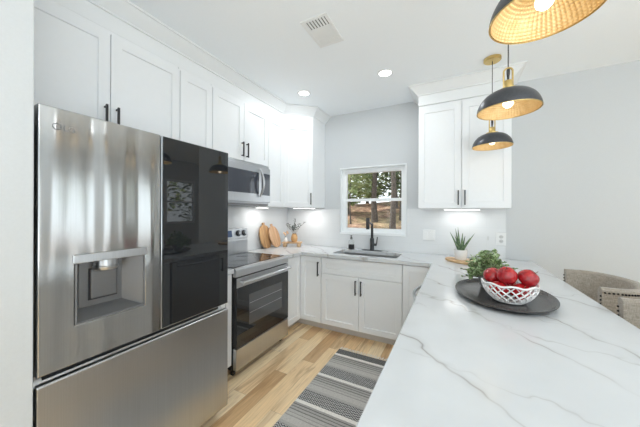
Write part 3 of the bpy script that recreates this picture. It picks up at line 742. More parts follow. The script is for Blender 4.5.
# ------------------------------------------------------------------ range
RX = -1.60
root = thing('range', 'stainless electric range with black glass cooktop and oven door', 'oven', (RX, 1.577, 0), RZL)
W = 0.756; e = 0.002
MB().box(e, W - e, 0.04, 0.615, 0.06, 0.893).build('body', M['black_plastic'], root, bevel=0.002)
MB().prism([(0.0, 0.842), (0.0, 0.898), (0.012, 0.914), (0.04, 0.914), (0.04, 0.842)], 'x', e, W - e).build('front_rail', M['steel'], root, bevel=0.002)
ct = MB().box(e, W - e, 0.041, 0.575, 0.894, 0.912).build('cooktop_frame', M['steel'], root, bevel=0.002)
cg = MB().box(0.018, W - 0.018, 0.045, 0.565, 0.9122, 0.917).build('cooktop', M['cooktop'], root, bevel=0.002)
for x, y, r in ((0.2, 0.18, 0.1), (0.56, 0.18, 0.085), (0.2, 0.43, 0.075), (0.56, 0.43, 0.1)):
    mb = MB(); mb.lathe([(r, 0.0), (r, 0.0005), (r - 0.004, 0.0005), (r - 0.004, 0.0)], 40, (x, y, 0.9172), cap=False); mb.build('burner_ring', M['plastic_grey'], cg)
bg = MB().prism([(0.578, 0.894), (0.578, 1.06), (0.586, 1.085), (0.570, 1.09), (0.585, 1.195), (0.592, 1.2), (0.618, 1.2), (0.618, 0.894)], 'x', e, W - e).build('backguard', M['steel'], root, bevel=0.002)
tilt = math.atan2(0.015, 0.105)
def on_panel(z): return 0.570 + 0.015 * (z - 1.09) / 0.105
pz = 1.143
pm = Matrix.Rotation(-tilt, 4, 'X')
mb = MB().box(0.285, 0.505, -0.004, 0.002, -0.036, 0.036); mb.xform(Matrix.Translation((0, on_panel(pz) - 0.001, pz)) @ pm); mb.build('display', M['display'], bg)
for x in (0.06, 0.15, 0.60, 0.69):
    mb = MB(); mb.lathe([(0.0, 0.003), (0.034, 0.003), (0.034, 0.008), (0.03, 0.01), (0.0, 0.01)], 24); mb.xform(Matrix.Translation((x, on_panel(pz), pz)) @ pm @ Matrix.Rotation(PI / 2, 4, 'X'))
    kn = mb.build('knob', M['knob_dark'], bg, smooth=40)
    mb = MB(); mb.lathe([(0.0, 0.0101), (0.022, 0.0101), (0.02, 0.032), (0.018, 0.034), (0.0, 0.034)], 24); mb.box(-0.003, 0.003, -0.02, 0.02, 0.034, 0.038)
    mb.xform(Matrix.Translation((x, on_panel(pz), pz)) @ pm @ Matrix.Rotation(PI / 2, 4, 'X')); mb.build('knob_cap', M['steel'], kn, smooth=40)
od = MB().box(0.006, W - 0.006, 0.0, 0.038, 0.25, 0.832).build('oven_door', M['black_plastic'], root, bevel=0.003)
MB().box(0.006, W - 0.006, -0.004, 0.0, 0.752, 0.832).build('door_top_band', M['steel'], od, bevel=0.002)
MB().box(0.008, W - 0.008, -0.005, 0.0, 0.252, 0.750).build('door_glass', M['black_glass'], od, bevel=0.001)
MB().box(0.15, W - 0.12, -0.0056, -0.0051, 0.40, 0.665).build('oven_window', M['oven_glass'], od)
mb = MB()
for z in (0.50, 0.585): mb.box(0.16, W - 0.13, -0.0062, -0.0057, z, z + 0.004)
mb.build('oven_rack', M['steel'], od)
mb = MB(); mb.tube([(0.03 + (W - 0.06) * i / 20, -0.052 - 0.008 * math.sin(PI * i / 20), 0.797) for i in range(21)], 0.0125, 12)
for x in (0.05, W - 0.05): mb.tube([(x, -0.003, 0.797), (x, -0.052, 0.797)], 0.010, 10)
mb.build('handle', M['steel'], od, smooth=50)
MB().box(0.006, W - 0.006, -0.004, 0.038, 0.065, 0.243).build('drawer', M['steel'], root, bevel=0.003)
for x in (0.03, W - 0.06):
    for y in (0.06, 0.56): MB().box(x, x + 0.03, y, y + 0.03, 0.0005, 0.06).build('foot', M['black_plastic'], root)

# ------------------------------------------------------------------ sink, faucet, soap
root = thing('sink', 'undermount stainless sink basin below the window', 'sink', ((SX0 + SX1) / 2, (SY0 + SY1) / 2, 0.66))
hw, hd = (SX1 - SX0) / 2 + 0.004, (SY1 - SY0) / 2 + 0.004; top = CT0 - 0.001 - 0.66
mb = MB(); bm = mb.bm
def rr(hx, hy, r, z, n=6):
    out = []
    for cx, cy, a0 in ((hx - r, hy - r, 0), (-hx + r, hy - r, PI / 2), (-hx + r, -hy + r, PI), (hx - r, -hy + r, 1.5 * PI)):
        for i in range(n + 1): a = a0 + PI / 2 * i / n; out.append(bm.verts.new((cx + r * math.cos(a), cy + r * math.sin(a), z)))
    return out
rings = [rr(hw + 0.014, hd + 0.014, 0.03, top), rr(hw, hd, 0.03, top), rr(hw - 0.006, hd - 0.006, 0.03, 0.03), rr(hw - 0.03, hd - 0.03, 0.03, 0.012), rr(0.05, 0.05, 0.049, 0.006)]
for a, b in zip(rings, rings[1:]):
    for i in range(len(a)): bm.faces.new((a[i], a[(i + 1) % len(a)], b[(i + 1) % len(a)], b[i]))
bm.faces.new(rings[-1])
bowl = mb.build('basin', M['steel_sink'], root, smooth=40)
MB().lathe([(0.0, 0.0), (0.04, 0.0), (0.043, 0.004), (0.03, 0.002), (0.0, 0.001)], 24, (0, 0, 0.0065)).build('drain', M['steel'], root, smooth=40)

root = thing('faucet', 'matte black pull-down kitchen faucet with a side lever behind the sink', 'faucet', (-0.912, 3.145, CT1 + 0.0005))
MB().box(-0.125, 0.125, -0.03, 0.03, 0.0, 0.006).build('base_plate', M['black'], root, bevel=0.0025)
mb = MB(); mb.lathe([(0.0, 0.006), (0.027, 0.006), (0.027, 0.012), (0.025, 0.016), (0.025, 0.14), (0.022, 0.15), (0.0155, 0.155), (0.0145, 0.33), (0.012, 0.337), (0.0, 0.337)], 24); mb.build('body', M['black'], root, smooth=40)
mb = MB(); mb.tube([(0, -0.005, 0.318), (0, -0.06, 0.335), (0, -0.12, 0.35), (0, -0.158, 0.357)], 0.0125, 12); mb.build('spout_arm', M['black'], root, smooth=50)
mb = MB(); mb.lathe([(0.0, 0.0), (0.019, 0.0), (0.021, 0.004), (0.021, 0.13), (0.018, 0.135), (0.0, 0.135)], 20, (0, -0.178, 0.272)); mb.build('spray_head', M['black'], root, smooth=40)
mb = MB(); mb.tube([(0.02, 0, 0.075), (0.055, 0, 0.075)], 0.015, 14); mb.tube([(0.052, 0, 0.075), (0.058, 0, 0.10), (0.066, -0.002, 0.17)], [0.008, 0.007, 0.006], 10); mb.build('lever', M['black'], root, smooth=50)

root = thing('soap_dispenser', 'clear soap bottle with black band and black pump left of the faucet', 'soap dispenser', (-1.172, 3.115, CT1 + 0.0005))
mb = MB(); mb.lathe([(0.0, 0.0), (0.034, 0.0), (0.036, 0.004), (0.036, 0.10), (0.033, 0.112), (0.016, 0.124), (0.014, 0.135), (0.0, 0.135)], 28); mb.build('bottle', M['clear'], root, smooth=40)
mb = MB(); mb.lathe([(0.0362, 0.004), (0.0375, 0.004), (0.0375, 0.062), (0.0362, 0.062)], 28, cap=False); mb.bm.faces.ensure_lookup_table(); mb.build('label_band', M['black_plastic'], root, smooth=40)
mb = MB(); mb.lathe([(0.0, 0.1355), (0.0155, 0.1355), (0.0155, 0.152), (0.006, 0.154), (0.006, 0.168), (0.011, 0.169), (0.011, 0.178), (0.0, 0.178)], 20); mb.tube([(0, 0, 0.173), (0, -0.04, 0.172)], 0.005, 8); mb.build('pump', M['black_plastic'], root, smooth=40)

# ------------------------------------------------------------------ things on the worktop
Z0 = CT1 + 0.0006
# two cutting boards leaning on the left wall
def cutting_board(label, mat, y, w, h, foot, rx, off=0.0):
    root = thing('cutting_board', label, 'cutting board', (0, 0, 0), 0, 'leaning wooden cutting boards')
    pts = []
    n = 40
    for i in range(n):
        a = 2 * PI * i / n - PI / 2
        pts.append((w / 2 * math.copysign(abs(math.cos(a)) ** 0.8, math.cos(a)), h * 0.45 + h * 0.45 * math.copysign(abs(math.sin(a)) ** 0.9, math.sin(a))))
    mb = MB(); mb.prism(pts, 'x', -0.009, 0.009)
    o = mb.build('board', mat, root, bevel=0.004)
    mb = MB(); hp = [(0.022, h * 0.885), (0.017, h * 0.95), (0.024, h * 0.985), (0.015, h * 1.0), (-0.015, h * 1.0), (-0.024, h * 0.985), (-0.017, h * 0.95), (-0.022, h * 0.885)]
    mb.prism(hp, 'x', -0.008, 0.008); mb.build('handle', mat, root, bevel=0.003)
    # lean: rotate about the y axis so the top meets the wall
    lean = math.asin(min(0.6, (foot) / h))
    root.rotation_euler = (rx, -lean, 0)
    root.location = (XL + 0.022 + foot + off, y, Z0 + 0.003 + 0.009 * math.sin(lean) )
    return root
cutting_board('brown wooden cutting board leaning on the wall beside the range', M['board_wood'], 2.655, 0.215, 0.335, 0.075, 0.0)
cutting_board('paler wooden cutting board tilted in front of the brown board', M['board_pale'], 2.80, 0.20, 0.32, 0.095, 0.08, 0.034)

# riser with vase and bud vase in the corner
ra = 0.45
root = thing('riser', 'small wooden riser stand in the counter corner', 'stand', (-1.985, 2.985, Z0), ra)
MB().box(-0.135, 0.135, -0.06, 0.06, 0.045, 0.062).build('top', M['riser_wood'], root, bevel=0.003)
for x in (-0.095, 0.095):
    for y in (-0.035, 0.035): MB().lathe([(0.0, 0.0), (0.02, 0.0), (0.024, 0.008), (0.024, 0.036), (0.018, 0.0445), (0.0, 0.0445)], 16, (x, y, 0)).build('foot', M['riser_wood'], root, smooth=40)
def loc_on_riser(x, y): return (-1.985 + x * math.cos(ra) - y * math.sin(ra), 2.985 + x * math.sin(ra) + y * math.cos(ra), Z0 + 0.0625)
root = thing('vase', 'turned wooden vase with grey-green sprigs on the riser', 'vase', loc_on_riser(0.03, 0))
mb = MB(); mb.lathe([(0.0, 0.0), (0.03, 0.0), (0.042, 0.02), (0.046, 0.05), (0.04, 0.085), (0.03, 0.105), (0.031, 0.112), (0.026, 0.112), (0.026, 0.09), (0.0, 0.085)], 28); mb.build('body', M['vase_wood'], root, smooth=40)
def leaf_quad(bm, p, d, up, l, w):
    d = d.normalized(); s = d.cross(up)
    if s.length < 1e-4: s = d.cross(Vector((1, 0, 0)))
    s.normalize(); u = s.cross(d) * 0.15 * l
    a = bm.verts.new(p); b = bm.verts.new(p + d * l * 0.35 + s * w * 0.5 + u); c = bm.verts.new(p + d * l * 0.75 + s * w * 0.38 + u); e2 = bm.verts.new(p + d * l)
    f = bm.verts.new(p + d * l * 0.75 - s * w * 0.38 + u); h = bm.verts.new(p + d * l * 0.35 - s * w * 0.5 + u); m = bm.verts.new(p + d * l * 0.4)
    for q in ((a, b, m), (b, c, e2, m), (a, m, h), (m, e2, f, h)): bm.faces.new(q)
sprigs = [((-0.14, 0.0), 0.12), ((-0.09, -0.02), 0.13), ((-0.03, 0.0), 0.1), ((0.0, 0.02), 0.19), ((0.02, 0.0), 0.12), ((0.07, 0.02), 0.13), ((0.125, 0.05), 0.15), ((-0.06, 0.05), 0.09)]
for (dx, dy), hh in sprigs:
    p0 = Vector((random.uniform(-.01, .01), random.uniform(-.01, .01), 0.088)); p2 = Vector((dx, dy, 0.11 + hh)); p1 = (p0 + p2) / 2 + Vector((-dx * 0.2, -dy * 0.2, 0.015))
    path = [(1 - t) ** 2 * p0 + 2 * t * (1 - t) * p1 + t * t * p2 for t in [i / 7 for i in range(8)]]
    mb = MB(); mb.tube(path, 0.0018, 6); st = mb.build('sprig', M['stem'], root)
    mb = MB()
    for i in range(3, 8):
        for k in range(2):
            an = random.uniform(0, 2 * PI); dd = (path[min(i, 7)] - path[i - 1]).normalized() * 0.5 + Vector((math.cos(an), math.sin(an), 0.2))
            leaf_quad(mb.bm, path[i], dd, Vector((0, 0, 1)), 0.03, 0.016)
    mb.build('leaves', M['leaf_grey'], st, normals=False)
root = thing('bud_vase', 'small white bud vase with dried tan blooms left on the riser', 'vase', loc_on_riser(-0.085, -0.01))
mb = MB(); mb.lathe([(0.0, 0.0), (0.018, 0.0), (0.025, 0.015), (0.022, 0.04), (0.011, 0.055), (0.012, 0.065), (0.008, 0.065), (0.007, 0.05), (0.0, 0.045)], 20); mb.build('body', M['ceramic'], root, smooth=40)
for dx, dy, hh in ((-0.028, 0, 0.045), (0.0, -0.01, 0.03), (0.025, 0.01, 0.05), (0.01, 0.015, 0.06)):
    mb = MB(); mb.tube([(0, 0, 0.048), (dx * 0.6, dy * 0.6, 0.06 + hh * 0.5), (dx, dy, 0.065 + hh)], 0.0015, 6); st = mb.build('flower_stem', M['stem'], root)
    mb = MB(); mb.ball((dx, dy, 0.072 + hh), 0.013, 2, (1, 1, 1.5)); mb.build('bloom', M['dried'], st, smooth=60)

# round wooden slab with potted aloe near the right wall cabinet
root = tag(MB().prism([(0.255 * math.cos(a) * (1 + 0.05 * math.sin(3 * a)), 0.125 * math.sin(a) * (1 + 0.06 * math.cos(2 * a + 1))) for a in [2 * PI * i / 48 for i in range(48)]], 'z', 0.0, 0.022).build('serving_board', M['slab_wood'], bevel=0.006), 'oblong live-edge wooden board lying under the potted aloe', 'serving board')
root.location = (0.135, 2.80, Z0); root.rotation_euler = (0, 0, -0.5)
root = thing('potted_aloe', 'spiky aloe in a white pot on the wooden board', 'plant', (0.045, 2.84, Z0 + 0.0225))
mb = MB(); mb.lathe([(0.0, 0.0), (0.045, 0.0), (0.05, 0.006), (0.058, 0.09), (0.058, 0.095), (0.052, 0.095), (0.05, 0.075), (0.0, 0.075)], 32); mb.build('pot', M['ceramic'], root, smooth=40)
mb = MB(); mb.lathe([(0.0, 0.0755), (0.049, 0.0755), (0.0, 0.083)], 24, cap=False); mb.build('soil', M['soil'], root)
for an, tl, ln in ((0.2, 0.5, 0.17), (1.3, 0.25, 0.15), (2.2, 0.42, 0.14), (3.1, 0.38, 0.17), (4.0, 0.1, 0.2), (5.0, 0.22, 0.16), (5.8, 0.45, 0.13), (2.8, 0.15, 0.19), (0.6, 0.2, 0.13)):
    d = Vector((math.cos(an), math.sin(an), 0)); pts = []
    for i in range(9):
        t = i / 8; pts.append(d * (0.012 + math.sin(tl) * ln * 1.05 * (t + 0.25 * t * t)) + Vector((0, 0, 0.076 + math.cos(tl) * ln * 1.18 * t)))
    mb = MB(); mb.tube(pts, [0.011 * (1 - (i / 8) ** 1.6) + 0.0008 for i in range(9)], 8); mb.build('leaf', M['snake'], root, smooth=60)

# tray, green plant, lattice basket of apples on the peninsula
root = thing('tray', 'large oval charcoal tray on the peninsula', 'tray', (0.235, 1.785, Z0), 0.0)
mb = MB(); bm = mb.bm
TA, TB = 0.235, 0.32
prof = [(0.80, 0.0), (0.84, 0.0), (0.93, 0.008), (1.0, 0.022), (1.0, 0.026), (0.975, 0.026), (0.93, 0.014), (0.86, 0.007), (0.80, 0.006)]
seg = 64
rings = [[bm.verts.new((TA * r * math.cos(2 * PI * i / seg), TB * r * math.sin(2 * PI * i / seg), z)) for i in range(seg)] for r, z in prof]
for a, b in zip(rings, rings[1:]):
    for i in range(seg): bm.faces.new((a[i], a[(i + 1) % seg], b[(i + 1) % seg], b[i]))
bm.faces.new(rings[0][::-1]); bm.faces.new(rings[-1])
mb.build('dish', M['tray'], root, smooth=50)
TZ = Z0 + 0.0064
root = thing('potted_plant', 'bushy small-leaved green plant in a grey pot behind the apple basket', 'plant', (0.178, 1.93, TZ))
mb = MB(); mb.lathe([(0.0, 0.0), (0.035, 0.0), (0.048, 0.05), (0.054, 0.075), (0.050, 0.075), (0.046, 0.06), (0.0, 0.058)], 28); mb.build('pot', M['pewter'], root, smooth=40)
mb = MB(); mb.lathe([(0.0, 0.0585), (0.045, 0.0585), (0.0, 0.066)], 20, cap=False); mb.build('soil', M['soil'], root)
stm = MB(); lf = MB()
for i in range(90):
    an = random.uniform(0, 2 * PI); el = random.uniform(-0.35, 1.45); ln = random.uniform(0.09, 0.15)
    p0 = Vector((0.02 * math.cos(an), 0.02 * math.sin(an), 0.06)); tip = Vector((math.cos(an) * math.cos(el) * ln * 1.0, math.sin(an) * math.cos(el) * ln * 1.0, 0.09 + math.sin(el) * ln * 0.95))
    mid = (p0 + tip) / 2 + Vector((0, 0, 0.02)); path = [(1 - t) ** 2 * p0 + 2 * t * (1 - t) * mid + t * t * tip for t in (0, 0.25, 0.5, 0.75, 1)]
    stm.tube(path, 0.0013, 5)
    for k in range(9):
        t = random.uniform(0.35, 1); p = (1 - t) ** 2 * p0 + 2 * t * (1 - t) * mid + t * t * tip
        dd = Vector((random.gauss(0, 1), random.gauss(0, 1), random.gauss(0.25, 0.6)))
        leaf_quad(lf.bm, p, dd, Vector((random.gauss(0, .3), random.gauss(0, .3), 1)), random.uniform(0.024, 0.038), random.uniform(0.017, 0.027))
stm.build('stems', M['stem'], root); lf.build('foliage', M['leaf'], root, normals=False)

BXc, BYc, BR = 0.252, 1.685, 0.122
root = thing('fruit_basket', 'white lattice ceramic bowl holding red apples on the tray', 'basket', (BXc, BYc, TZ))
H = 0.098
def bowl(u, t, off=0.0):
    r = 0.07 + (BR - 0.07) * math.sin(t * PI / 2) ** 0.9 + off
    return Vector((r * math.cos(u), r * math.sin(u), 0.012 + (H - 0.012) * t ** 1.1 + 0.004 * math.cos(8 * u) * t))
mb = MB(); bm = mb.bm
nA, nT = 19, 5
V = [[bm.verts.new(bowl(2 * PI * (i + 0.5 * (j % 2)) / nA, j / nT)) for i in range(nA)] for j in range(nT + 1)]
for j in range(0, nT - 1):
    for i in range(nA):
        if j % 2 == 0: q = (V[j][i], V[j + 1][i], V[j + 2][i], V[j + 1][i - 1])
        else: q = (V[j][i], V[j + 1][(i + 1) % nA], V[j + 2][i], V[j + 1][i])
        bm.faces.new(q)
o = mb.build('lattice', M['ceramic'], root)
m = o.modifiers.new('wire', 'WIREFRAME'); m.thickness = 0.0105; m.use_even_offset = False
mb = MB(); mb.tube([bowl(2 * PI * i / 96, 1.0) for i in range(96)], 0.0052, 8, True); mb.build('rim', M['ceramic'], root, smooth=60)
mb = MB(); mb.lathe([(0.0, 0.0004), (0.066, 0.0004), (0.073, 0.006), (0.074, 0.015), (0.068, 0.014), (0.066, 0.007), (0.0, 0.006)], 48); mb.build('base', M['ceramic'], root, smooth=40)
def apple_mesh():
    mb = MB(); prof = []
    for i in range(19):
        t = PI * i / 18; r = math.sin(t) * (1 + 0.12 * math.cos(t)); z = -math.cos(t)
        z = z * 0.92 - (0.22 * math.exp(-(r / 0.3) ** 2) if t > PI / 2 else -0.12 * math.exp(-(r / 0.25) ** 2))
        prof.append((max(0.0, r * 0.96) if 0 < i < 18 else 0.0, z))
    mb.lathe(prof, 28); mb.xform(Matrix.Scale(0.048, 4)); return mb
ap0 = thing('apple', 'red apple on top of the pile, on its left side', 'apple', (0, 0, 0), 0, 'red apples in the lattice bowl')
apple_mesh().build('flesh', M['apple'], ap0, smooth=70)
mb = MB(); mb.tube([(0, 0, 0.033), (0.002, 0, 0.043), (0.006, 0.002, 0.052)], 0.0016, 6); mb.build('stem', M['stem'], ap0)
spots = [((-0.014, -0.030, 0.142), (0.5, -0.2, 0), 'red apple on top of the pile, on its left side'),
         ((0.081, -0.010, 0.134), (0.7, 0.35, 1), 'red apple on top of the pile, at its right end'),
         ((-0.066, 0.045, 0.118), (0.2, -0.5, 2), 'red apple low at the far left, next to the green plant'),
         ((-0.047, -0.022, 0.062), (0.9, 0.1, 3), 'red apple low at the near left, behind the bowl rim'),
         ((0.047, -0.026, 0.062), (-0.6, 0.3, 4), 'red apple low at the front, between the two top ones'),
         ((0.003, 0.060, 0.066), (0.3, 0.2, 5), 'red apple low at the back, mostly hidden behind the top ones')]
for i, (p, r, lab) in enumerate(spots):
    a = ap0 if i == 0 else copy_tree(ap0)
    a.location = (BXc + p[0], BYc + p[1], TZ + p[2]); a.rotation_euler = r; a['label'] = lab

# ------------------------------------------------------------------ pendants
def make_pendant(loc, label):
    root = thing('pendant_light', label, 'pendant light', loc, 0, 'pendant lights over the peninsula')
    top = ZC - loc[2]                        # origin at the shade rim
    R, Hs = 0.147, 0.108
    mb = MB(); mb.lathe([(0.0, top - 0.001), (0.064, top - 0.001), (0.064, top - 0.02), (0.058, top - 0.026), (0.0, top - 0.026)], 40); mb.build('canopy', M['brass'], root, smooth=40)
    mb = MB(); mb.tube([(0, 0, top - 0.026), (0, 0, Hs + 0.125)], 0.0028, 8); mb.build('cord', M['black_plastic'], root)
    prof = []
    for i in range(17):
        t = i / 16; a = t * PI / 2
        prof.append((0.032 + (R - 0.032) * math.cos(a) ** 0.9 if i < 16 else 0.032, Hs * math.sin(a) ** 1.15))
    mb = MB(); mb.lathe(prof, 64, cap=False); sh = mb.build('shade', M['shade_out'], root, smooth=60)
    # hammered lining: rows of facets dimpled along the inside
    mb = MB(); nu, nv = 192, 42
    def lin(u, v):
        a = v * PI / 2; r = 0.030 + (R - 0.0325) * math.cos(a) ** 0.9 - 0.0; r = min(r, R - 0.0012); z = (Hs - 0.003) * math.sin(a) ** 1.15
        d = 0.0034 * abs(math.sin(u * 2 * PI * 32)) * abs(math.sin(v * PI * 14)) - 0.001
        return Vector(((r + d * math.cos(a) - 0.0022) * math.cos(u * 2 * PI), (r + d * math.cos(a) - 0.0022) * math.sin(u * 2 * PI), z + d * math.sin(a)))
    mb.grid(lin, nu * 2, nv * 2, closeu=True); mb.build('lining', M['shade_in'], sh, smooth=180)
    mb = MB(); mb.tube([((R - 0.0015) * math.cos(2 * PI * i / 64), (R - 0.0015) * math.sin(2 * PI * i / 64), 0.0) for i in range(64)], 0.0022, 6, True); mb.build('rim', M['brass'], sh, smooth=60)
    mb = MB(); mb.lathe([(0.0, Hs - 0.001), (0.045, Hs - 0.001), (0.045, Hs + 0.008), (0.034, Hs + 0.012), (0.022, Hs + 0.014), (0.022, Hs + 0.05), (0.018, Hs + 0.055), (0.0, Hs + 0.055)], 32); mb.build('socket_cap', M['brass'], root, smooth=40)
    arc = [(-0.02, 0, Hs + 0.012), (-0.02, 0, Hs + 0.105)] + [(-0.02 * math.cos(PI * i / 10), 0, Hs + 0.105 + 0.02 * math.sin(PI * i / 10)) for i in range(1, 10)] + [(0.02, 0, Hs + 0.105), (0.02, 0, Hs + 0.012)]
    mb = MB(); mb.tube(arc, 0.0045, 10); mb.build('yoke', M['brass'], root, smooth=60)
    mb = MB(); mb.lathe([(0.0, Hs + 0.118), (0.006, Hs + 0.118), (0.008, Hs + 0.114), (0.008, Hs + 0.092), (0.007, Hs + 0.085), (0.004, Hs + 0.055), (0.0, Hs + 0.055)], 16); mb.build('cord_grip', M['black'], root, smooth=40)
    mb = MB(); mb.lathe([(0.0, Hs - 0.03), (0.014, Hs - 0.03), (0.014, Hs - 0.003), (0.0, Hs - 0.003)], 16); mb.build('bulb_socket', M['brass'], root, smooth=40)
    mb = MB(); mb.lathe([(0.0, Hs - 0.092), (0.012, Hs - 0.09), (0.022, Hs - 0.08), (0.025, Hs - 0.068), (0.022, Hs - 0.054), (0.013, Hs - 0.04), (0.012, Hs - 0.031), (0.0, Hs - 0.031)], 20); mb.build('bulb', M['bulb'], root, smooth=60)
    l = bpy.data.lights.new('bulb_glow', 'POINT'); l.energy = 0.09; l.color = (1, 0.84, 0.62); l.shadow_soft_size = 0.02
    lo = bpy.data.objects.new('bulb_glow', l); COL.objects.link(lo); lo.parent = root; lo.location = (0, 0, Hs - 0.098)
    return root
p0 = make_pendant((0.272, 2.63, 1.948), 'farthest of the three dark pendant lamps, hanging before the right wall cabinet')
for loc, lab in (((0.252, 1.735, 1.945), 'middle one of the three dark dome pendant lamps over the peninsula'), ((0.245, 1.05, 2.012), 'nearest of the three pendant lamps, cut off by the top of the photo')):
    p = copy_tree(p0); p.location = loc; p['label'] = lab
    for ch in p.children:                     # keep the canopy on the ceiling
        if ch.name.startswith('canopy'): ch.location.z = 1.948 - loc[2]

# ------------------------------------------------------------------ ceiling: downlights, vent
def downlight(x, y, label):
    root = thing('downlight', label, 'ceiling light', (x, y, ZC), 0, 'recessed ceiling lights')
    mb = MB(); mb.lathe([(0.072, -0.0005), (0.072, -0.004), (0.066, -0.006), (0.056, -0.006), (0.056, -0.0005)], 40, cap=False); mb.build('trim_ring', M['white_plastic'], root, smooth=40)
    mb = MB(); mb.lathe([(0.0, -0.003), (0.0558, -0.003), (0.0558, -0.001), (0.0, -0.001)], 40); mb.build('diffuser', M['diffuser'], root)
    area('downlight_glow', (0, 0, -0.008), (0, 0, 0), 0.11, 0.11, DOWN_W, (0.92, 0.97, 1.0), 'DISK', root, spread=PI)
    return root
downlight(-1.481, 2.45, 'round recessed ceiling light nearer the left wall cabinets')
downlight(-0.591, 2.445, 'round recessed ceiling light in front of the window')
for k, (x, y) in enumerate(((1.2, -0.6), (2.6, -0.6), (1.2, -2.4), (-0.6, -1.6), (2.6, 1.6), (2.5, 4.2))):  # unseen ceiling lights added to fill the room
    r = downlight(x, y, 'round recessed fill light added out of view, ' + ('behind the peninsula', 'by the side window', 'near the rear window', 'behind the camera', 'by the patio door', 'in the dining bay')[k])

root = thing('air_vent', 'white rectangular ceiling air register with louvers', 'vent', (-0.855, 1.675, ZC))
VW, VD = 0.1, 0.155
mb = MB()
t = 0.022
for q in ((-VW, VW, -VD, -VD + t), (-VW, VW, VD - t, VD), (-VW, -VW + t, -VD + t, VD - t), (VW - t, VW, -VD + t, VD - t)): mb.box(q[0], q[1], q[2], q[3], -0.008, -0.0005)
mb.box(-VW + t, VW - t, -0.052, -0.044, -0.007, -0.001); mb.box(-VW + t, VW - t, 0.06, 0.068, -0.007, -0.001)
mb.build('frame', M['white_plastic'], root, bevel=0.002)
MB().box(-VW + t, VW - t, -VD + t, VD - t, -0.0012, -0.0004).build('duct_shadow_sheet', M['vent_dark'], root)  # dark sheet standing in for the shade inside the duct
mb = MB()
for i in range(7):
    x = -VW + t + 0.01 + i * 0.0225; mb.prism([(x, -0.001), (x + 0.003, -0.001), (x - 0.006, -0.0075), (x - 0.009, -0.0075)], 'y', -VD + t, -0.053)
for (y0, y1) in ((-0.043, 0.059), (0.069, VD - t)):
    k = int((y1 - y0) / 0.0125)
    for i in range(k):
        y = y0 + (i + 0.2) * (y1 - y0) / k; mb.prism([(y + 0.010, -0.0075), (y + 0.012, -0.0075), (y + 0.002, -0.0015), (y, -0.0015)], 'x', -VW + t, VW - t)
mb.build('louvers', M['white_plastic'], root)

# under-cabinet lights
def under_light(label, loc, rz, w, power=3.0):
    root = thing('under_cabinet_light', label, 'light', loc, rz, 'under-cabinet light bars')
    MB().box(-w / 2, w / 2, -0.02, 0.02, -0.012, -0.0005).build('housing', M['white_plastic'], root, bevel=0.002)
    MB().box(-w / 2 + 0.008, w / 2 - 0.008, -0.014, 0.014, -0.0145, -0.0122).build('diffuser', M['led'], root)
    area('under_cabinet_glow', (0, 0, -0.018), (0, 0, 0), w - 0.02, 0.025, power, (1, 0.985, 0.96), 'RECTANGLE', root)
under_light('slim light bar under the tall wall cabinet right of the window', (0.055, 3.10, 1.428), 0, 0.34, 0.5)
under_light('slim light bar under the diagonal corner wall cabinet', (-1.80, 3.0, 1.447), ang, 0.3, 1.4)
under_light('slim light bar under the narrow wall cabinet above the cutting boards', (-2.08, 2.47, 1.447), PI / 2, 0.22, 1.0)

# ------------------------------------------------------------------ wall plates
def plate(name, label, cat, loc, w, h, kind):
    root = thing(name, label, cat, loc)
    MB().box(-w / 2, w / 2, -0.007, -0.0005, -h / 2, h / 2).build('cover_plate', M['white_plastic'], root, bevel=0.002)
    if kind == 'switch':
        for x in (-w / 4, w / 4): MB().box(x - 0.018, x + 0.018, -0.011, -0.0075, -0.034, 0.034).build('rocker', M['white_plastic'], root, bevel=0.002)
    else:
        for z in (-0.022, 0.022):
            mb = MB(); mb.lathe([(0.0, 0.0), (0.019, 0.0), (0.019, 0.002), (0.0, 0.002)], 24); mb.xform(Matrix.Translation((0, -0.0075, z)) @ Matrix.Rotation(PI / 2, 4, 'X')); rc = mb.build('receptacle', M['plate_slot'], root, smooth=40)
            mb = MB(); mb.box(-0.008, -0.006, -0.0102, -0.0097, z - 0.006, z + 0.006).box(0.006, 0.008, -0.0102, -0.0097, z - 0.006, z + 0.006); mb.build('slots', M['dark_gap'], rc)
    return root
plate('light_switch', 'white double light switch plate right of the window', 'switch', (-0.268, YB - 0.0095, 1.13), 0.13, 0.118, 'switch')
plate('outlet', 'white electrical outlet on the wall right of the aloe', 'outlet', (0.413, YB - 0.0095, 1.118), 0.085, 0.13, 'outlet')
tag(MB().box(-0.008, 0.008, -0.006, 0.0, -0.02, 0.02).build('wall_clip', M['plate_slot'], bevel=0.002), 'tiny pale clip on the wall between aloe and outlet', 'clip').location = (0.302, YB - 0.0095, 1.12)

# ------------------------------------------------------------------ rug
root = thing('rug', 'black grey and white striped woven runner with fringe in the aisle', 'rug', (-0.735, 2.42, 0.0005))
RW2, RL = 0.60, 1.75
def rugf(u, v): return Vector(((u - 0.5) * RW2, -v * RL, 0.007 + 0.0008 * math.sin(v * 90) * math.sin(u * 25)))
mb = MB(); mb.grid(rugf, 30, 80)
mb.box(-RW2 / 2, RW2 / 2, -RL, 0, 0.0, 0.0066)
mb.build('weave', M['rug'], root, normals=False)
for yy, sgn in ((0.0, 1), (-RL, -1)):
    mb = MB()
    for i in range(46):
        x = -RW2 / 2 + RW2 * (i + 0.5) / 46; mb.tube([(x, yy, 0.004), (x + random.uniform(-.004, .004), yy + sgn * 0.022, 0.006), (x + random.uniform(-.008, .008), yy + sgn * random.uniform(0.042, 0.055), 0.003)], 0.0036, 5)
    mb.build('fringe', M['fringe'], root)

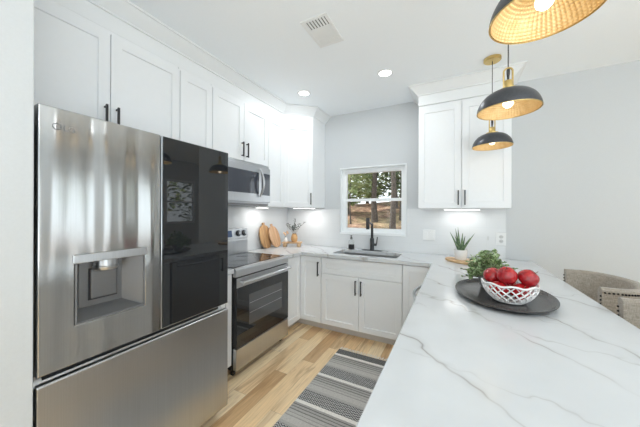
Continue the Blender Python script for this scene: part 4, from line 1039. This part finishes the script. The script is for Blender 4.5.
# ------------------------------------------------------------------ stools
def make_stool(loc, label):
    root = thing('counter_stool', label, 'stool', loc, 0, 'barrel-back stools at the peninsula')
    R, T, front, cx, zb, zt = 0.25, 0.05, -0.045, 0.03, 0.56, 0.985
    def plan(s, r):
        L1 = cx - front; tot = 2 * L1 + PI * 0.24; d = s * tot
        if d < L1: return Vector((front + d, -r, 0)), Vector((0, -1, 0))
        if d < L1 + PI * 0.24: a = -PI / 2 + (d - L1) / 0.24; return Vector((cx + 0.62 * r * math.cos(a), r * math.sin(a), 0)), Vector((math.cos(a), math.sin(a), 0))
        return Vector((cx - (d - L1 - PI * 0.24), r, 0)), Vector((0, 1, 0))
    mb = MB()
    sec = [(0, zb), (0, zt - 0.012), (0.012, zt), (T - 0.014, zt), (T, zt - 0.014), (T, zb)]
    n = 48
    rings = []
    for i in range(n + 1):
        s = i / n; ring = []
        for off, z in sec:
            p, nn = plan(s, R); p = p - nn * off; flare = 0.03 * (z - zb) / (zt - zb); p = p + nn * flare
            ring.append(mb.bm.verts.new((p.x, p.y, z)))
        rings.append(ring)
    for a, b in zip(rings, rings[1:]):
        for j in range(len(sec)): mb.bm.faces.new((a[j], a[(j + 1) % len(sec)], b[(j + 1) % len(sec)], b[j]))
    mb.bm.faces.new(rings[0][::-1]); mb.bm.faces.new(rings[-1])
    back = mb.build('backrest', M['linen'], root, smooth=45)
    mb = MB()
    for k in range(54):
        s = 0.012 + 0.976 * k / 53; p, nn = plan(s, R); p = p + nn * (0.03 * (zt - 0.024 - zb) / (zt - zb)); mb.ball((p.x, p.y, zt - 0.024), 0.0062, 1)
    for s in (0.0, 1.0):
        p, nn = plan(s, R); 
        for k in range(18):
            z = zt - 0.045 - k * 0.021; q = p + nn * (0.03 * (z - zb) / (zt - zb)) - nn * 0.008; mb.ball((q.x - 0.001, q.y, z), 0.0062, 1)
    mb.build('nailhead_trim', M['nail'], back, smooth=60)
    mb = MB(); pts = [(-0.2, -0.195), (cx, -0.2)] + [(cx + 0.11 * math.cos(a), 0.2 * math.sin(a)) for a in [-PI / 2 + PI * i / 16 for i in range(1, 16)]] + [(cx, 0.2), (-0.2, 0.195)]
    mb.prism(pts, 'z', 0.575, 0.66); mb.build('seat', M['linen'], root, bevel=0.02, seg=3)
    for x, y in ((-0.15, -0.16), (-0.15, 0.16), (0.12, -0.15), (0.12, 0.15)):
        mb = MB(); mb.tube([(x, y, 0.574), (x * 1.15, y * 1.15, 0.0)], [0.022, 0.014], 4); mb.build('leg', M['stool_leg'], root)
    mb = MB(); z = 0.2; k = 1.1
    for a, b in (((-0.165, -0.175), (-0.165, 0.175)), ((0.132, -0.175), (0.132, 0.175)), ((-0.165, -0.175), (0.132, -0.175)), ((-0.165, 0.175), (0.132, 0.175))): mb.tube([(a[0], a[1], z), (b[0], b[1], z)], 0.01, 8)
    mb.build('footrest', M['stool_leg'], root)
    return root
s1 = make_stool((0.742, 2.215, 0.0005), 'taupe linen barrel stool with nailheads, farther one beside the peninsula')
s2 = copy_tree(s1); s2.location = (0.738, 1.50, 0.0005); s2['label'] = 'taupe linen barrel stool nearer the camera, cut off by the right photo edge'

# ------------------------------------------------------------------ outdoors: wooded slope behind the window
def gz(x, y):
    d = max(0.0, y - 5.6)
    d *= max(0.0, min(1.0, (3.5 - x) / 3.0))
    return -0.45 + min(d, 11.5) * 0.215 + 0.09 * math.sin(x * 1.3 + y * 0.7) * min(1, d) + 0.05 * math.sin(x * 3.1 - y * 2.2) * min(1, d)
mb = MB(); mb.grid(lambda u, v: Vector((-22 + 44 * u, -14 + 48 * v, gz(-22 + 44 * u, -14 + 48 * v))), 70, 90)
struct(mb.build('ground', M['ground'], smooth=60))
def tree(x, y, h, r, label, fol, crown_z, crown_r, n, lean=0.0, pine=False):
    root = thing('tree', label, 'tree', (x, y, gz(x, y) - 0.05), 0, 'trees on the slope outside')
    path = [(lean * (i / 8) ** 2 + 0.03 * math.sin(i * 2.1 + x), 0.03 * math.cos(i * 1.7 + y), h * i / 8) for i in range(9)]
    mb = MB(); mb.tube(path, [r * (1.35 if i == 0 else 1 - 0.08 * i) for i in range(9)], 10)
    for i in range(7):
        z = crown_z[0] + (crown_z[1] - crown_z[0]) * (i + 0.5) / 7; an = i * 2.4 + x; mb.tube([(lean * (z / h) ** 2, 0, z), (math.cos(an) * crown_r * 0.8, math.sin(an) * crown_r * 0.8, z + 0.25)], [r * 0.22, r * 0.06], 5)
    mb.build('trunk', M['bark'], root, smooth=60)
    mb = MB()
    for _ in range(n):
        t = random.random(); z = crown_z[0] + (crown_z[1] - crown_z[0]) * t
        rr_ = crown_r * ((1.05 - t) if pine else math.sqrt(max(0.05, 1 - (2 * t - 1) ** 2)) ) * math.sqrt(random.random()); an = random.uniform(0, 2 * PI)
        p = Vector((rr_ * math.cos(an), rr_ * math.sin(an), z)); dd = Vector((math.cos(an) + random.gauss(0, .5), math.sin(an) + random.gauss(0, .5), random.gauss(-0.1, 0.4)))
        l = random.uniform(0.14, 0.34); leaf_quad(mb.bm, p, dd, Vector((random.gauss(0, .4), random.gauss(0, .4), 1)), l, l * random.uniform(0.4, 0.7))
    mb.build('crown', fol, root, normals=False)
A, B = M['foliage_a'], M['foliage_b']
tree(-3.43, 12.2, 8.5, 0.13, 'straight grey trunk in the middle of the window view', A, (3.0, 8.5), 1.3, 500)
tree(-2.14, 10.2, 8.0, 0.11, 'thick dark trunk near the right side of the window view', B, (2.9, 8.0), 1.2, 600)
tree(-5.4, 13.6, 8.0, 0.10, 'yellow-green bushy tree at the left of the window view', A, (0.5, 6.0), 1.5, 2300)
tree(-4.9, 17.0, 8.0, 0.10, 'pale leafy tree far behind the middle trunk', A, (0.5, 6.0), 1.5, 2000)
tree(-4.35, 11.4, 6.0, 0.035, 'slender sapling between the left bushy tree and the middle trunk', A, (1.6, 4.2), 0.6, 300)
tree(-3.0, 15.0, 8.5, 0.12, 'dark pine standing behind the thick right trunk', B, (0.7, 7.0), 1.3, 1500, pine=True)
tree(-7.5, 17.5, 9.0, 0.13, 'tall tree at the far left edge of the window view', A, (0.6, 7.0), 1.8, 1800)
tree(-2.25, 12.6, 7.0, 0.08, 'thin trunk at the right edge of the window view', B, (1.5, 5.5), 0.9, 600)
tree(-3.2, 19.0, 8.0, 0.12, 'hazy distant tree at the right of the window view', A, (0.5, 6.5), 1.6, 1600)
tree(-6.8, 22.0, 9.0, 0.12, 'most distant leafy tree, left of the middle trunk', A, (0.5, 6.5), 1.9, 1600)
tree(9.5, 6.5, 8.0, 0.2, 'tree outside the dining window on the right side', A, (1.5, 7.5), 2.2, 1200)
tree(10.5, 10.5, 8.0, 0.2, 'second tree farther outside the dining window', B, (1.0, 7.5), 2.4, 1200)
